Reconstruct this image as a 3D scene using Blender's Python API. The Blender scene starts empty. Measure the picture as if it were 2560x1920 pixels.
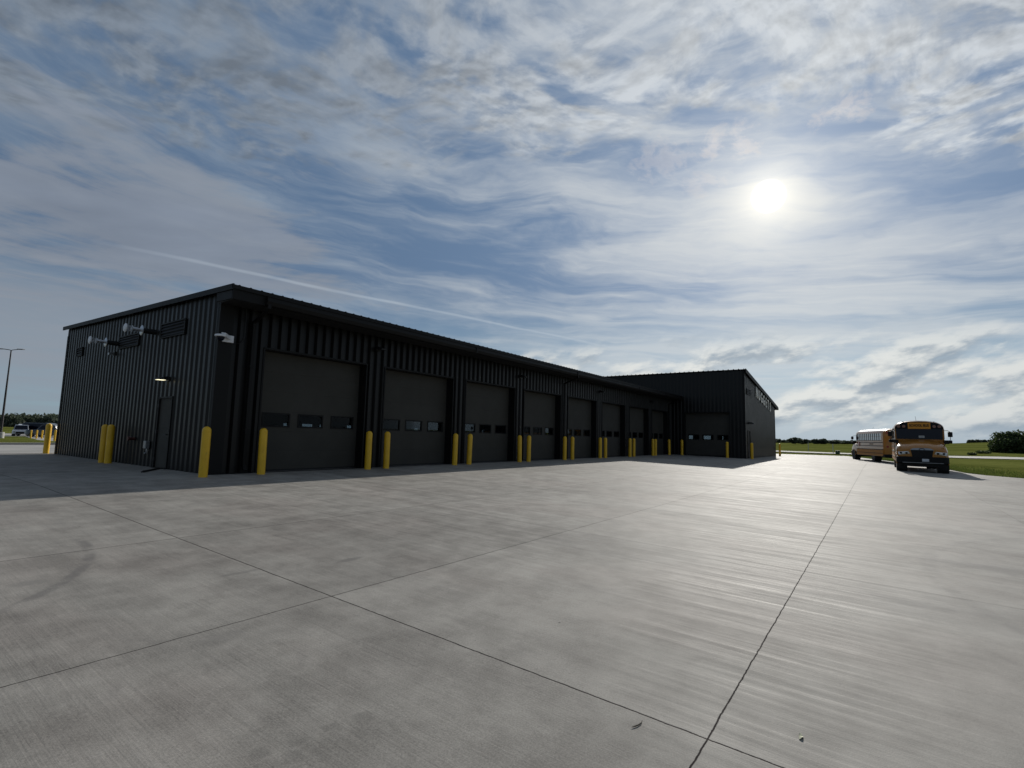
import bpy, bmesh, math, random
from mathutils import Vector, Matrix, noise as mnoise
rad = math.radians
SC = bpy.context.scene
COL = SC.collection
random.seed(7)

# ------------------------------------------------------------------ camera
cam_d = bpy.data.cameras.new('camera'); cam = bpy.data.objects.new('camera', cam_d); COL.objects.link(cam)
CAM_Z = 1.22
yaw, pitch, roll = 0.622903215, 0.102414054, 0.0243394204
fw = Vector((math.cos(yaw)*math.cos(pitch), math.sin(yaw)*math.cos(pitch), math.sin(pitch)))
r0 = fw.cross(Vector((0, 0, 1))).normalized(); u0 = r0.cross(fw)
rt = math.cos(roll)*r0 + math.sin(roll)*u0; up = -math.sin(roll)*r0 + math.cos(roll)*u0
M = Matrix((( rt.x, up.x, -fw.x, 0), (rt.y, up.y, -fw.y, 0), (rt.z, up.z, -fw.z, CAM_Z), (0, 0, 0, 1)))
cam.matrix_world = M
cam_d.sensor_width = 36; cam_d.lens = 1271.03/2560*36; cam_d.clip_start = 0.05; cam_d.clip_end = 6000
SC.camera = cam

# ------------------------------------------------------------------ sun
SUN_EL, SUN_AZ = rad(24.1), rad(8.3)
SD = Vector((math.cos(SUN_EL)*math.cos(SUN_AZ), math.cos(SUN_EL)*math.sin(SUN_AZ), math.sin(SUN_EL)))
sl = bpy.data.lights.new('sun', 'SUN'); sl.energy = 3.9; sl.angle = rad(0.6); sl.color = (1, 0.955, 0.88)
so = bpy.data.objects.new('sun', sl); COL.objects.link(so); so.rotation_euler = SD.to_track_quat('Z', 'Y').to_euler()
so.location = (0, 0, 40)

# ------------------------------------------------------------------ node expression helper
class X:
    """wraps a node socket so that shader maths can be written as expressions"""
    def __init__(s, t, o): s.t = t; s.o = o
    def _m(s, op, *a, clamp=False):
        n = s.t.nodes.new('ShaderNodeMath'); n.operation = op; n.use_clamp = clamp
        for i, v in enumerate((s,)+a):
            if isinstance(v, X): s.t.links.new(v.o, n.inputs[i])
            else: n.inputs[i].default_value = v
        return X(s.t, n.outputs[0])
    def __add__(s, b): return s._m('ADD', b)
    __radd__ = __add__
    def __sub__(s, b): return s._m('SUBTRACT', b)
    def __rsub__(s, b): return (s*-1.0)+b
    def __mul__(s, b): return s._m('MULTIPLY', b)
    __rmul__ = __mul__
    def __truediv__(s, b): return s._m('DIVIDE', b)
    def f(s, op, *a): return s._m(op, *a)
    def ss(s, a, b):          # smoothstep a..b (a may be above b)
        n = s.t.nodes.new('ShaderNodeMapRange'); n.interpolation_type = 'SMOOTHSTEP'
        s.t.links.new(s.o, n.inputs[0])
        if a < b: n.inputs[1].default_value, n.inputs[2].default_value, n.inputs[3].default_value, n.inputs[4].default_value = a, b, 0, 1
        else: n.inputs[1].default_value, n.inputs[2].default_value, n.inputs[3].default_value, n.inputs[4].default_value = b, a, 1, 0
        return X(s.t, n.outputs[0])
def xyz(t, sock):
    n = t.nodes.new('ShaderNodeSeparateXYZ'); t.links.new(sock, n.inputs[0]); return [X(t, o) for o in n.outputs]
def vec(t, *a):
    n = t.nodes.new('ShaderNodeCombineXYZ')
    for i, v in enumerate(a):
        if isinstance(v, X): t.links.new(v.o, n.inputs[i])
        else: n.inputs[i].default_value = v
    return n.outputs[0]
def noi(t, v, scale, detail=4, rough=.5, dist=0., lac=2.0):
    n = t.nodes.new('ShaderNodeTexNoise'); n.inputs['Scale'].default_value = scale; n.inputs['Detail'].default_value = detail
    n.inputs['Roughness'].default_value = rough; n.inputs['Distortion'].default_value = dist; n.inputs['Lacunarity'].default_value = lac
    t.links.new(v, n.inputs['Vector']); return X(t, n.outputs['Fac'])
def mixc(t, fac, a, b, mode='MIX'):
    n = t.nodes.new('ShaderNodeMix'); n.data_type = 'RGBA'; n.blend_type = mode
    for i, v in ((0, fac), (6, a), (7, b)):
        if isinstance(v, X): t.links.new(v.o, n.inputs[i])
        elif isinstance(v, (int, float)): n.inputs[i].default_value = v
        elif isinstance(v, tuple): n.inputs[i].default_value = (*v, 1)
        else: t.links.new(v, n.inputs[i])
    return n.outputs[2]
def scalec(t, c, f):          # colour * scalar
    n = t.nodes.new('ShaderNodeVectorMath'); n.operation = 'SCALE'
    if isinstance(c, tuple): n.inputs[0].default_value = c
    else: t.links.new(c, n.inputs[0])
    if isinstance(f, X): t.links.new(f.o, n.inputs['Scale'])
    else: n.inputs['Scale'].default_value = f
    return n.outputs[0]
def addc(t, a, b):
    n = t.nodes.new('ShaderNodeVectorMath'); n.operation = 'ADD'; t.links.new(a, n.inputs[0]); t.links.new(b, n.inputs[1]); return n.outputs[0]

# ------------------------------------------------------------------ world: sky, thin clouds
world = bpy.data.worlds.new('World'); SC.world = world; world.use_nodes = True
t = world.node_tree; t.nodes.clear()
tc = t.nodes.new('ShaderNodeTexCoord')
dx, dy, dz = xyz(t, tc.outputs['Generated'])
dzc = dz.f('MAXIMUM', 0.0)
az = dy.f('ARCTAN2', dx)
hor = (dx*dx + dy*dy).f('SQRT')
rr = hor/(dzc+0.06)                       # distance on the cloud deck
lr = rr.f('LOGARITHM', 2.71828)
px_, py_ = dx/(dzc+0.06), dy/(dzc+0.06)
P = vec(t, px_, py_, 0.0)
cosang = (dx*SD.x + dy*SD.y + dz*SD.z).f('MINIMUM', 0.99999)
ang = cosang.f('ARCCOSINE')*57.29578      # degrees from the sun
sky = t.nodes.new('ShaderNodeTexSky'); sky.sky_type = 'NISHITA'; sky.sun_disc = False
sky.sun_elevation = SUN_EL; sky.sun_rotation = math.pi/2 - SUN_AZ; sky.altitude = 300; sky.air_density = 1.0; sky.dust_density = 0.6; sky.ozone_density = 2.0
base = scalec(t, sky.outputs[0], 0.05)
# light scattered near the sun
g1 = (ang*(-1/26.)).f('EXPONENT'); g2 = (ang*(-1/8.5)).f('EXPONENT'); g3 = (ang*(-1/2.2)).f('EXPONENT')
low = dzc.ss(0.30, 0.0)
blue = mixc(t, low, (0.128, 0.210, 0.345), (0.34, 0.49, 0.59))
blue = scalec(t, blue, g1*0.85 + 0.72)
base = mixc(t, 0.86, base, blue)
# high thin cirrus streaks, lying across the view in long bands
wob = noi(t, vec(t, az*1.5, lr*1.6, 3.0), 1.5, 4)
wob2 = noi(t, vec(t, az*3.2, lr*3.2, 8.0), 1.6, 4)
cv = vec(t, az*1.1 + wob2*0.35, lr*3.2 + az*0.95 + wob*1.5 + wob2*0.35, 0.0)
c1 = noi(t, cv, 1.7, 10, 0.56, 0.1)
c1b = noi(t, vec(t, az*1.5+2.0, lr*2.6+az*0.5+wob*0.6, 9.0), 1.3, 5)
c1c = noi(t, vec(t, az*4.2+wob2, lr*9.0+az*1.6+wob*2.0, 1.0), 1.2, 8, 0.62)
cir = (c1*0.46 + c1b*0.34 + c1c*0.20 + (g1-0.4)*0.12 + low*0.10 + lr.ss(1.3, 1.8)*0.02).ss(0.415, 0.625)*0.86
fine = noi(t, vec(t, az*2.0+lr, lr*17.+az*3.6+wob*5.0, 5.0), 1.3, 8, 0.62)
cir = (cir*(fine*0.90+0.55)).f('MINIMUM', 1.0)
# altocumulus deck overhead
wp = noi(t, P, 1.5, 2, .5)
wp2 = noi(t, vec(t, px_+7.3, py_-2.1, 1.0), 1.5, 2, .5)
def QQ(ox, oy): return vec(t, px_*0.92 + py_*0.10 + wp*0.30 + ox, py_*0.84 + px_*0.05 + wp2*0.30 + oy, 2.0)
Q = QQ(0, 0)
a1 = noi(t, Q, 8.0, 9, 0.56, 0.0)
a1s = noi(t, QQ(0.030, 0.012), 8.0, 4, 0.5, 0.0)
a2 = noi(t, Q, 2.1, 4, 0.5, 0.1)
a3 = noi(t, Q, 19.0, 6, 0.58, 0.0)
a3s = noi(t, QQ(0.012, 0.005), 19.0, 3, 0.5, 0.0)
azr = az - 0.2
rB = azr*azr*0.42 + 1.42 + (az*-1.0).f('MAXIMUM', 0.0)*3.0
edge = (rr + (a2-0.5)*1.3 + (a1-0.5)*1.1 - rB).ss(0.12, -0.16)
vw = t.nodes.new('ShaderNodeTexVoronoi'); vw.feature = 'SMOOTH_F1'; vw.inputs['Scale'].default_value = 13.0; vw.inputs['Smoothness'].default_value = 0.5
jit = noi(t, Q, 14.0, 4, .55)
t.links.new(vec(t, px_*0.95 + wp*0.35 + jit*0.10, py_*0.80 + wp2*0.35 + jit*0.10, 0.0), vw.inputs['Vector'])
puff = X(t, vw.outputs['Distance'])          # 0 at a puff's middle
dens = (0.5-puff)*0.22 + 0.0 + a1*0.42 + a2*0.34 + a3*0.20 + g1*0.075 + (az.ss(0.9, 0.4))*0.018
alto = (dens + (1.35-rr)*0.03).ss(0.385, 0.565)*edge*0.90
alto_lit = ((a1-a1s)*1.7 + (a3-a3s)*0.9 - (a2-0.5)*0.45 - (dens-0.55)*0.9 + (0.42-puff)*0.22).f('MAXIMUM', -0.26).f('MINIMUM', 0.22)
# scraps under the deck edge near the sun
def dirv(azd, eld): return (math.cos(rad(eld))*math.cos(rad(azd)), math.cos(rad(eld))*math.sin(rad(azd)), math.sin(rad(eld)))
def spot(azd, eld, wa, we):
    ddx = (az*57.29578-azd)*(1/wa); dde = (dzc.f('ARCSINE')*57.29578-eld)*(1/we)
    return (ddx*ddx+dde*dde).f('SQRT')
scn = noi(t, vec(t, px_*1.2, py_*1.6+wp*0.5, 4.0), 9.0, 8, .62, .2)
scr = None
for (q0, q1, q2, q3, st) in ((13.6, 29.6, 1.7, 1.3, 1.0), (10.8, 29.3, 1.6, 1.8, .9), (1.4, 30.0, 2.4, 1.2, .9), (19.0, 29.0, 4.0, 2.0, .55), (15.0, 26.3, 3.0, 1.0, .5)):
    k = (spot(q0, q1, q2, q3) + (scn-0.5)*5.0).ss(1.1, 0.1)*st
    scr = k if scr is None else scr.f('MAXIMUM', k)
# soft hazy bank to the north
bn = noi(t, vec(t, az*2.0, lr*2.6 - az*1.2, 11.0), 2.0, 8, .55, .15)
bank = ((bn-0.5)*1.6 + (fine-0.5)*0.6 + (c1c-0.5)*0.8 + 0.62 - spot(75.0, 17.5, 19.0, 7.5)*0.52).ss(0.0, 0.36)*0.72
bank2 = ((bn-0.5)*0.9 + 0.55 - spot(80.0, 9.0, 26.0, 6.5)*0.55).ss(0.0, 0.40)*0.55
# low cumulus near the horizon, brightest toward the sun
el = dzc.f('ARCSINE')*57.29578
def lown(off): return noi(t, vec(t, az*4.6 + (el+off)*0.03, (el+off)*0.19 + az*0.9, 0.0), 1.15, 10, 0.56, 0.1)
l1 = lown(0.0); l2 = lown(0.7)
lowm = el.ss(12.0, 8.0)*el.ss(-0.5, 2.2)*az.ss(1.0, 0.6)
lowc = (l1 + az.ss(0.60, 0.10)*0.055 - 0.005 - el*0.002).ss(0.445, 0.57)*lowm
lit = ((l1 - l2)*5.0 + 0.92 - (l1-0.5)*1.3).f('MINIMUM', 1.22).f('MAXIMUM', 0.48)
# contrail: a straight track on the cloud deck
kx, ky = dx/(dzc+0.0005), dy/(dzc+0.0005)
cl = (ky + kx*0.25 - 3.615 + (noi(t, vec(t, kx, ky, 0.), 1.1, 4)-.5)*.10).f('ABSOLUTE')
con = cl.ss(0.058, 0.008)*kx.ss(0.6, 1.8)*kx.ss(14.0, 9.0)*(noi(t, vec(t, kx, ky, 5.), 2.5, 5)*0.9+0.10)
# compose
ccol = mixc(t, ang.ss(64, 8), (0.235, 0.295, 0.37), (0.56, 0.60, 0.64))
ccol = mixc(t, low*0.6, ccol, mixc(t, ang.ss(75, 25), (0.27, 0.315, 0.36), (0.54, 0.63, 0.68)))
colr = mixc(t, cir, base, ccol)
colr = mixc(t, bank, colr, scalec(t, (0.235, 0.262, 0.31), bn*0.7+0.68))
colr = mixc(t, bank2, colr, (0.27, 0.295, 0.34))
colr = mixc(t, con*0.55, colr, (0.50, 0.57, 0.64))
ac = mixc(t, ang.ss(54, 8), (0.190, 0.225, 0.272), (0.54, 0.575, 0.61))
ac = scalec(t, ac, alto_lit*0.95 + 1.0)
colr = mixc(t, alto, colr, ac)
colr = mixc(t, scr*0.42, colr, scalec(t, (0.88, 0.81, 0.78), scn*0.9+0.42))
lc = mixc(t, lit.ss(0.55, 1.15), (0.27, 0.335, 0.405), mixc(t, ang.ss(60, 14), (0.36, 0.39, 0.42), (0.78, 0.79, 0.76)))
colr = mixc(t, lowc*0.85, colr, lc)
hz = el.ss(3.2, 0.0)
colr = mixc(t, hz*0.55, colr, mixc(t, ang.ss(75, 20), (0.24, 0.30, 0.345), (0.33, 0.41, 0.49)))
# aureole and the blown-out disc seen through the veil
glow = g2*0.24 + g3*0.62 + ang.ss(1.6, 0.8)*6.0
colr = addc(t, colr, scalec(t, (1.0, 0.88, 0.64), glow))
bg = t.nodes.new('ShaderNodeBackground'); bg.inputs['Strength'].default_value = 1.0
t.links.new(colr, bg.inputs['Color'])
wo = t.nodes.new('ShaderNodeOutputWorld'); t.links.new(bg.outputs[0], wo.inputs[0])
world.cycles.sampling_method = 'MANUAL'; world.cycles.sample_map_resolution = 1024

vs = SC.view_settings; SC.display_settings.display_device = 'sRGB'; vs.view_transform = 'Standard'; vs.look = 'None'; vs.exposure = 0; vs.gamma = 1; vs.use_curve_mapping = False
SC.cycles.max_bounces = 6

# ------------------------------------------------------------------ materials
def new_mat(name):
    m = bpy.data.materials.new(name); m.use_nodes = True
    nt = m.node_tree; bs = nt.nodes['Principled BSDF']; return m, nt, bs
def pos(nt):
    n = nt.nodes.new('ShaderNodeNewGeometry'); return n.outputs['Position']
def objc(nt):
    n = nt.nodes.new('ShaderNodeTexCoord'); return n.outputs['Object']
def bump(nt, bs, h, strength, dist):
    b = nt.nodes.new('ShaderNodeBump'); b.inputs['Strength'].default_value = strength; b.inputs['Distance'].default_value = dist
    nt.links.new(h.o, b.inputs['Height']); nt.links.new(b.outputs[0], bs.inputs['Normal'])
def simple(name, col, rough=.5, metal=0., spec=.5, coat=0., var=.12, vscale=4., bumpy=0., bscale=40., coat_r=.05):
    m, nt, bs = new_mat(name)
    o = objc(nt)
    n = noi(nt, o, vscale, 5, .6)
    n2 = noi(nt, o, vscale*9, 4, .6)
    f = n*0.7 + n2*0.3
    c0 = tuple(c*(1-var) for c in col); c1 = tuple(min(1, c*(1+var)) for c in col)
    nt.links.new(mixc(nt, f.ss(.3, .7), c0, c1), bs.inputs['Base Color'])
    nt.links.new(((f-.5)*.25+rough).f('MAXIMUM', .02).o, bs.inputs['Roughness'])
    bs.inputs['Metallic'].default_value = metal; bs.inputs['Specular IOR Level'].default_value = spec
    bs.inputs['Coat Weight'].default_value = coat; bs.inputs['Coat Roughness'].default_value = coat_r
    if bumpy: bump(nt, bs, noi(nt, o, bscale, 5, .6), bumpy, .01)
    return m
MT = {}
MT['panel'] = simple('painted_metal_panel', (.0068, .0062, .0060), .38, 0, .31, var=.18, vscale=1.2, bumpy=.05, bscale=3)
MT['trim'] = simple('trim_metal', (.009, .0085, .0085), .55, 0, .2, var=.12, vscale=2)
MT['roofm'] = simple('roof_metal', (.010, .0095, .0095), .6, 0, .2, var=.12, vscale=1)
MT['soffit'] = simple('soffit_metal', (.016, .015, .015), .6, var=.1)
MT['inside'] = simple('interior_wall', (.02, .02, .02), .85, var=.2, vscale=.6)
MT['seal'] = simple('rubber_seal', (.012, .012, .012), .8)
MT['dark'] = simple('black_plastic', (.012, .012, .013), .45)
MT['grey'] = simple('grey_metal', (.30, .31, .32), .35, .6, var=.1)
MT['galv'] = simple('bright_duct_metal', (.55, .56, .58), .33, .75, var=.12, vscale=8)
MT['white'] = simple('white_plastic', (.72, .72, .74), .4, var=.05)
MT['letter'] = simple('letter_face', (.86, .84, .76), .45, var=.06)
MT['rust'] = simple('red_valve_paint', (.07, .015, .012), .5)
MT['rubber'] = simple('tyre_rubber', (.014, .014, .015), .75, var=.3, vscale=6)
MT['sideglass'] = simple('side_window_glass', (.01, .012, .018), .08, coat=1, var=.1, coat_r=.05)
MT['dusty'] = simple('dusty_bus_paint', (.42, .17, .014), .62, 0, .3, var=.15, vscale=3)
MT['chrome'] = simple('chrome', (.6, .6, .62), .18, .9, var=.05)
MT['rim'] = simple('wheel_rim', (.03, .03, .03), .4, .3)
MT['busyel'] = simple('school_bus_paint', (.385, .145, .005), .34, coat=.55, var=.05, vscale=1, coat_r=.06)
MT['busblack'] = simple('bus_black_trim', (.008, .008, .009), .6, 0, .2)
MT['buswhite'] = simple('bus_white_roof', (.75, .76, .77), .3, coat=.6, var=.05)
MT['pole'] = simple('pole_paint', (.018, .015, .018), .5)
MT['conc_base'] = simple('pole_base_concrete', (.42, .41, .38), .9, var=.15, vscale=5, bumpy=.3)
MT['twigm'] = simple('twig_bark', (.05, .04, .03), .9)
MT['leafm'] = simple('pale_leaf', (.62, .60, .42), .7, var=.2, vscale=30)
MT['red'] = simple('red_lamp', (.35, .01, .01), .25, coat=.5)
MT['amber'] = simple('sign_amber', (.62, .25, .01), .4, var=.06)
MT['amberdk'] = simple('warning_lamp_lens', (.16, .04, .01), .2, coat=.8)
MT['plate'] = simple('number_plate', (.55, .57, .60), .4)
MT['silver'] = simple('silver_car_paint', (.34, .36, .39), .3, .4, coat=1, var=.03)
MT['blackcar'] = simple('dark_car_paint', (.016, .017, .022), .3, coat=1, var=.03)
MT['bluecar'] = simple('navy_car_paint', (.02, .025, .04), .3, coat=1, var=.03)
MT['shed'] = simple('shed_roof_metal', (.62, .64, .66), .4, .2)
MT['shedwall'] = simple('shed_wall', (.2, .2, .19), .7)
MT['green'] = simple('green_cabinet', (.03, .07, .035), .5)
MT['bark'] = simple('bark', (.06, .048, .036), .9, var=.3, vscale=3, bumpy=.6, bscale=12)
# overhead door skin: faint horizontal ribs plus fine pebble
m, nt, bs = new_mat('overhead_door_skin'); o = pos(nt); x, y, z = xyz(nt, o)
n = noi(nt, o, 1.3, 5, .6)
nt.links.new(mixc(nt, n.ss(.3, .7), (.046, .043, .036), (.054, .0505, .043)), bs.inputs['Base Color'])
bs.inputs['Roughness'].default_value = .68; bs.inputs['Specular IOR Level'].default_value = .25
line = (z*(1/.6)+.02).f('FRACT').ss(0.0, 0.035)
rib = (z*2*math.pi/.075).f('SINE')
bump(nt, bs, line*1.0 + rib*.05 + noi(nt, o, 260, 2)*.10, .5, .006)
MT['door'] = m
# bollard plastic
m, nt, bs = new_mat('yellow_bollard_sleeve'); o = pos(nt); x, y, z = xyz(nt, o)
n = noi(nt, o, 2.5, 5, .6); n2 = noi(nt, vec(nt, x*14, y*14, z*3), 1.5, 5, .65)
c = mixc(nt, n.ss(.3, .7), (.70, .40, .012), (.80, .48, .016))
c = mixc(nt, n2.ss(.60, .72)*.45, c, (.25, .17, .05))
nt.links.new(c, bs.inputs['Base Color']); bs.inputs['Roughness'].default_value = .42
bump(nt, bs, n2, .15, .004)
MT['bollard'] = m
# glass
def glassmat(name, tint, refl=.12, rough=.02):
    m, nt, bs = new_mat(name); nt.nodes.remove(bs); out = nt.nodes['Material Output']
    tr = nt.nodes.new('ShaderNodeBsdfTransparent'); tr.inputs[0].default_value = (*tint, 1)
    gl = nt.nodes.new('ShaderNodeBsdfGlossy'); gl.inputs['Roughness'].default_value = rough
    lw = nt.nodes.new('ShaderNodeFresnel'); lw.inputs[0].default_value = 1.45
    mx = nt.nodes.new('ShaderNodeMixShader'); nt.links.new((X(nt, lw.outputs[0])*.30).o, mx.inputs[0])
    nt.links.new(tr.outputs[0], mx.inputs[1]); nt.links.new(gl.outputs[0], mx.inputs[2]); nt.links.new(mx.outputs[0], out.inputs[0])
    return m
MT['glass'] = glassmat('window_glass', (.56, .60, .62))
MT['tinted'] = simple('tinted_vehicle_glass', (.004, .006, .016), .10, 0, .22, var=.1)
m, nt, bs = new_mat('headlight_lens'); bs.inputs['Base Color'].default_value = (.45, .45, .47, 1); bs.inputs['Roughness'].default_value = .12; bs.inputs['Metallic'].default_value = .6; bs.inputs['Coat Weight'].default_value = 1
MT['lens'] = m
m, nt, bs = new_mat('lit_led_panel'); bs.inputs['Emission Color'].default_value = (1, .93, .62, 1); bs.inputs['Emission Strength'].default_value = 1.7
MT['lit'] = m
# leaves
def leafmat(name, a, b):
    m, nt, bs = new_mat(name); o = pos(nt)
    n = noi(nt, o, .5, 3, .5); n2 = noi(nt, o, 9, 3, .7)
    nt.links.new(mixc(nt, (n*.6+n2*.4).ss(.35, .65), a, b), bs.inputs['Base Color']); bs.inputs['Roughness'].default_value = .6
    bs.inputs['Specular IOR Level'].default_value = .25
    out = nt.nodes['Material Output']; tl = nt.nodes.new('ShaderNodeBsdfTranslucent'); ad = nt.nodes.new('ShaderNodeMixShader'); ad.inputs[0].default_value = .45
    nt.links.new(bs.inputs['Base Color'].links[0].from_socket, tl.inputs[0]); nt.links.new(bs.outputs[0], ad.inputs[1]); nt.links.new(tl.outputs[0], ad.inputs[2]); nt.links.new(ad.outputs[0], out.inputs[0])
    return m
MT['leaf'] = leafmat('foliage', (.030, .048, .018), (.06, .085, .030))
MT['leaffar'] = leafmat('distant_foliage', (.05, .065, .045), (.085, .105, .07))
# grass
m, nt, bs = new_mat('grass_field'); o = pos(nt); x, y, z = xyz(nt, o)
n = noi(nt, o, .035, 5, .55); n2 = noi(nt, o, .9, 5, .65); n3 = noi(nt, o, 14, 3, .7)
f = n*.45 + n2*.35 + n3*.2
c = mixc(nt, f.ss(.36, .64), (.080, .092, .020), (.165, .176, .048))
c = mixc(nt, noi(nt, o, .25, 6, .6).ss(.60, .74)*.5, c, (.15, .135, .06))
nt.links.new(c, bs.inputs['Base Color']); bs.inputs['Roughness'].default_value = 1.0; bs.inputs['Specular IOR Level'].default_value = .0
bump(nt, bs, n2*.6+n3*.4, .9, .12)
MT['grass'] = m
MT['blade'] = leafmat('grass_blades', (.05, .075, .015), (.12, .15, .035))

# concrete with broom finish, joints, tyre marks
m, nt, bs = new_mat('broomed_concrete'); o = pos(nt); x, y, z = xyz(nt, o)
big = noi(nt, o, .22, 5, .6); mid = noi(nt, vec(nt, x*1.0, y*.28, 0.), 1.1, 6, .62, .4)
mot = noi(nt, vec(nt, x*.8+3., y*.8, 0.), 2.4, 6, .65)
grain = noi(nt, o, 90, 4, .75); spk = noi(nt, o, 38, 2, .6)
broom = noi(nt, vec(nt, x*75, y*1.6, 0.), 1.0, 4, .7, .2)
broom2 = noi(nt, vec(nt, x*14, y*.38, 1.), 1.0, 6, .66, .5)
broom3 = noi(nt, vec(nt, x*3.2, y*.16, 6.), 1.0, 5, .62, .8)
pxn = ((x-2.97)/4.47).f('FLOOR'); pyn = ((y-.8)/3.28).f('FLOOR')
wn = nt.nodes.new('ShaderNodeTexWhiteNoise'); wn.noise_dimensions = '2D'; nt.links.new(vec(nt, pxn, pyn, 0.), wn.inputs['Vector'])
pan = X(nt, wn.outputs['Value'])
val = (big-.5)*.65 + (mid-.5)*.50 + (mot-.5)*.85 + (broom2.ss(.38, .62)-.5)*(x.ss(3.2, 7.5)*.20+.05) + (mot.ss(.40, .60)-.5)*.06 + (broom3-.5)*(x.ss(3.2, 7.5)*.32+.10) + (broom-.5)*.55 + (grain-.5)*1.25 + (pan-.5)*.14 + .5
c = mixc(nt, val.f('MAXIMUM', 0.0).f('MINIMUM', 1.0), (.128, .119, .107), (.398, .377, .341))
pink = noi(nt, vec(nt, x*.5, y*.35, 9.), 1.0, 4, .55).ss(.45, .65)
c = mixc(nt, pink*.22, c, mixc(nt, 1.0, c, (1.0, .90, .89), 'MULTIPLY'))
# damp-looking smudges
sm = noi(nt, vec(nt, x*.9, y*.7, 21.), 1.6, 5, .6, .6).ss(.62, .72)
c = mixc(nt, sm*.22, c, (.12, .11, .11))
# tyre arcs: rings of known radius
def arc(cx, cy, R, w, a0, a1, st):
    global c
    ddx, ddy = x-cx, y-cy
    d = ((ddx*ddx+ddy*ddy).f('SQRT')-R).f('ABSOLUTE')
    a = ddy.f('ARCTAN2', ddx)
    k = d.ss(w, w*.3)*a.ss(a0-.15, a0+.15)*a.ss(a1+.15, a1-.15)*(noi(nt, o, 3.5, 4, .6).ss(.35, .6))
    c = mixc(nt, k*st, c, (.10, .095, .095))
arc(-1.05, 7.95, 3.17, .075, -.88, .02, .42)
arc(16.0, -4.0, 7.5, .12, .4, 1.5, .3)
arc(16.0, -4.0, 9.4, .12, .5, 1.6, .25)
arc(9.0, -7.0, 6.5, .13, .8, 2.1, .25)
# scraped tread prints close to the camera
u = x*.966 - y*.26; v = x*.26 + y*.966
for (v0, ph, st_) in ((2.75, 0.0, .30), (2.62, 1.9, .22)):
    tread = ((v-v0+(noi(nt, o, 3., 2)-.5)*.10).f('ABSOLUTE').ss(.062, .035))*u.ss(.55, .75)*u.ss(1.60, 1.40)*((u*36.0+ph).f('SINE').ss(-.3, .3))*noi(nt, o, 9., 4).ss(.38, .58)
    c = mixc(nt, tread*st_, c, (.11, .105, .095))
def blot(bx_, by_, rx_, ry_, st_):
    global c
    q = (((x-bx_)*(1/rx_))*((x-bx_)*(1/rx_)) + ((y-by_)*(1/ry_))*((y-by_)*(1/ry_))).f('SQRT') + (noi(nt, o, 5.0, 5, .65)-.5)*1.6
    c = mixc(nt, q.ss(1.15, .35)*st_, c, (.12, .115, .11))
for q_ in ((3.87, 5.02, .22, .07, .5), (1.35, 6.31, .16, .10, .4), (2.75, 5.35, .30, .05, .35), (5.96, .97, .16, .30, .35), (6.83, -.15, .18, .45, .4), (9.6, -1.25, .35, 1.3, .45), (1.9, 3.9, .25, .12, .25), (4.9, 2.3, .14, .4, .25), (13.0, 1.0, .8, 3.0, .25)): blot(*q_)
c = mixc(nt, x.ss(6.2, 6.4)*x.ss(7.46, 7.40)*y.ss(4.2, 4.0)*.13, c, (.08, .08, .08))
# small dark specks
vor = nt.nodes.new('ShaderNodeTexVoronoi'); vor.inputs['Scale'].default_value = 2.3; nt.links.new(o, vor.inputs['Vector'])
sp = X(nt, vor.outputs['Distance']).ss(.035, .018)*spk.ss(.48, .55)
c = mixc(nt, sp*.8, c, (.03, .028, .025))
vor2 = nt.nodes.new('ShaderNodeTexVoronoi'); vor2.inputs['Scale'].default_value = 6.5; nt.links.new(o, vor2.inputs['Vector'])
sp2 = X(nt, vor2.outputs['Distance']).ss(.050, .025)*mot.ss(.50, .60)
c = mixc(nt, sp2*.6, c, (.05, .045, .04))
# joints
jw = (noi(nt, o, 7.0, 4, .7)-.5)
j = None
for ax, at, w, st in ((x, 2.97, .0055, .95), (x, 7.42, .0055, .65), (x, 11.9, .007, .55), (x, 16.4, .006, .35), (x, 20.8, .006, .3), (x, 25.3, .007, .3), (x, 29.8, .008, .3), (x, 34.3, .008, .3),
                      (y, .80, .0046, .95), (y, 4.10, .0048, .90), (y, 7.35, .0055, .9), (y, 10.6, .006, .5), (y, -2.55, .005, .5), (y, -5.9, .005, .5), (y, 12.9, .004, .3), (x, -1.5, .006, .9)):
    k = (ax - at + jw*.022).f('ABSOLUTE').ss(w*1.6, w*.6)*st
    j = k if j is None else j.f('MAXIMUM', k)
c = mixc(nt, j, c, (.022, .018, .018))
nt.links.new(c, bs.inputs['Base Color'])
nt.links.new(((broom2-.5)*.50 + (grain-.5)*.35 + (broom-.5)*.3 + (broom3-.5)*.22 + .72).o, bs.inputs['Roughness'])
nt.links.new(((1.0-j)*.115).o, bs.inputs['Specular IOR Level'])
bump(nt, bs, broom*.7 + grain*.7 + broom2*.35 - j*.3, .5, .004)
MT['concrete'] = m
m2, nt, bs = new_mat('plain_concrete'); o = pos(nt)
nt.links.new(mixc(nt, (noi(nt, o, .4, 6, .6)*.6+noi(nt, o, 20, 4, .6)*.4).ss(.3, .7), (.26, .25, .23), (.42, .40, .37)), bs.inputs['Base Color']); bs.inputs['Roughness'].default_value = .8
MT['plainc'] = m2
MT['gravel'] = simple('gravel_road', (.40, .38, .34), .9, var=.2, vscale=.5)
MT['asph'] = simple('asphalt', (.06, .06, .06), .85, var=.2, vscale=2)

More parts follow.
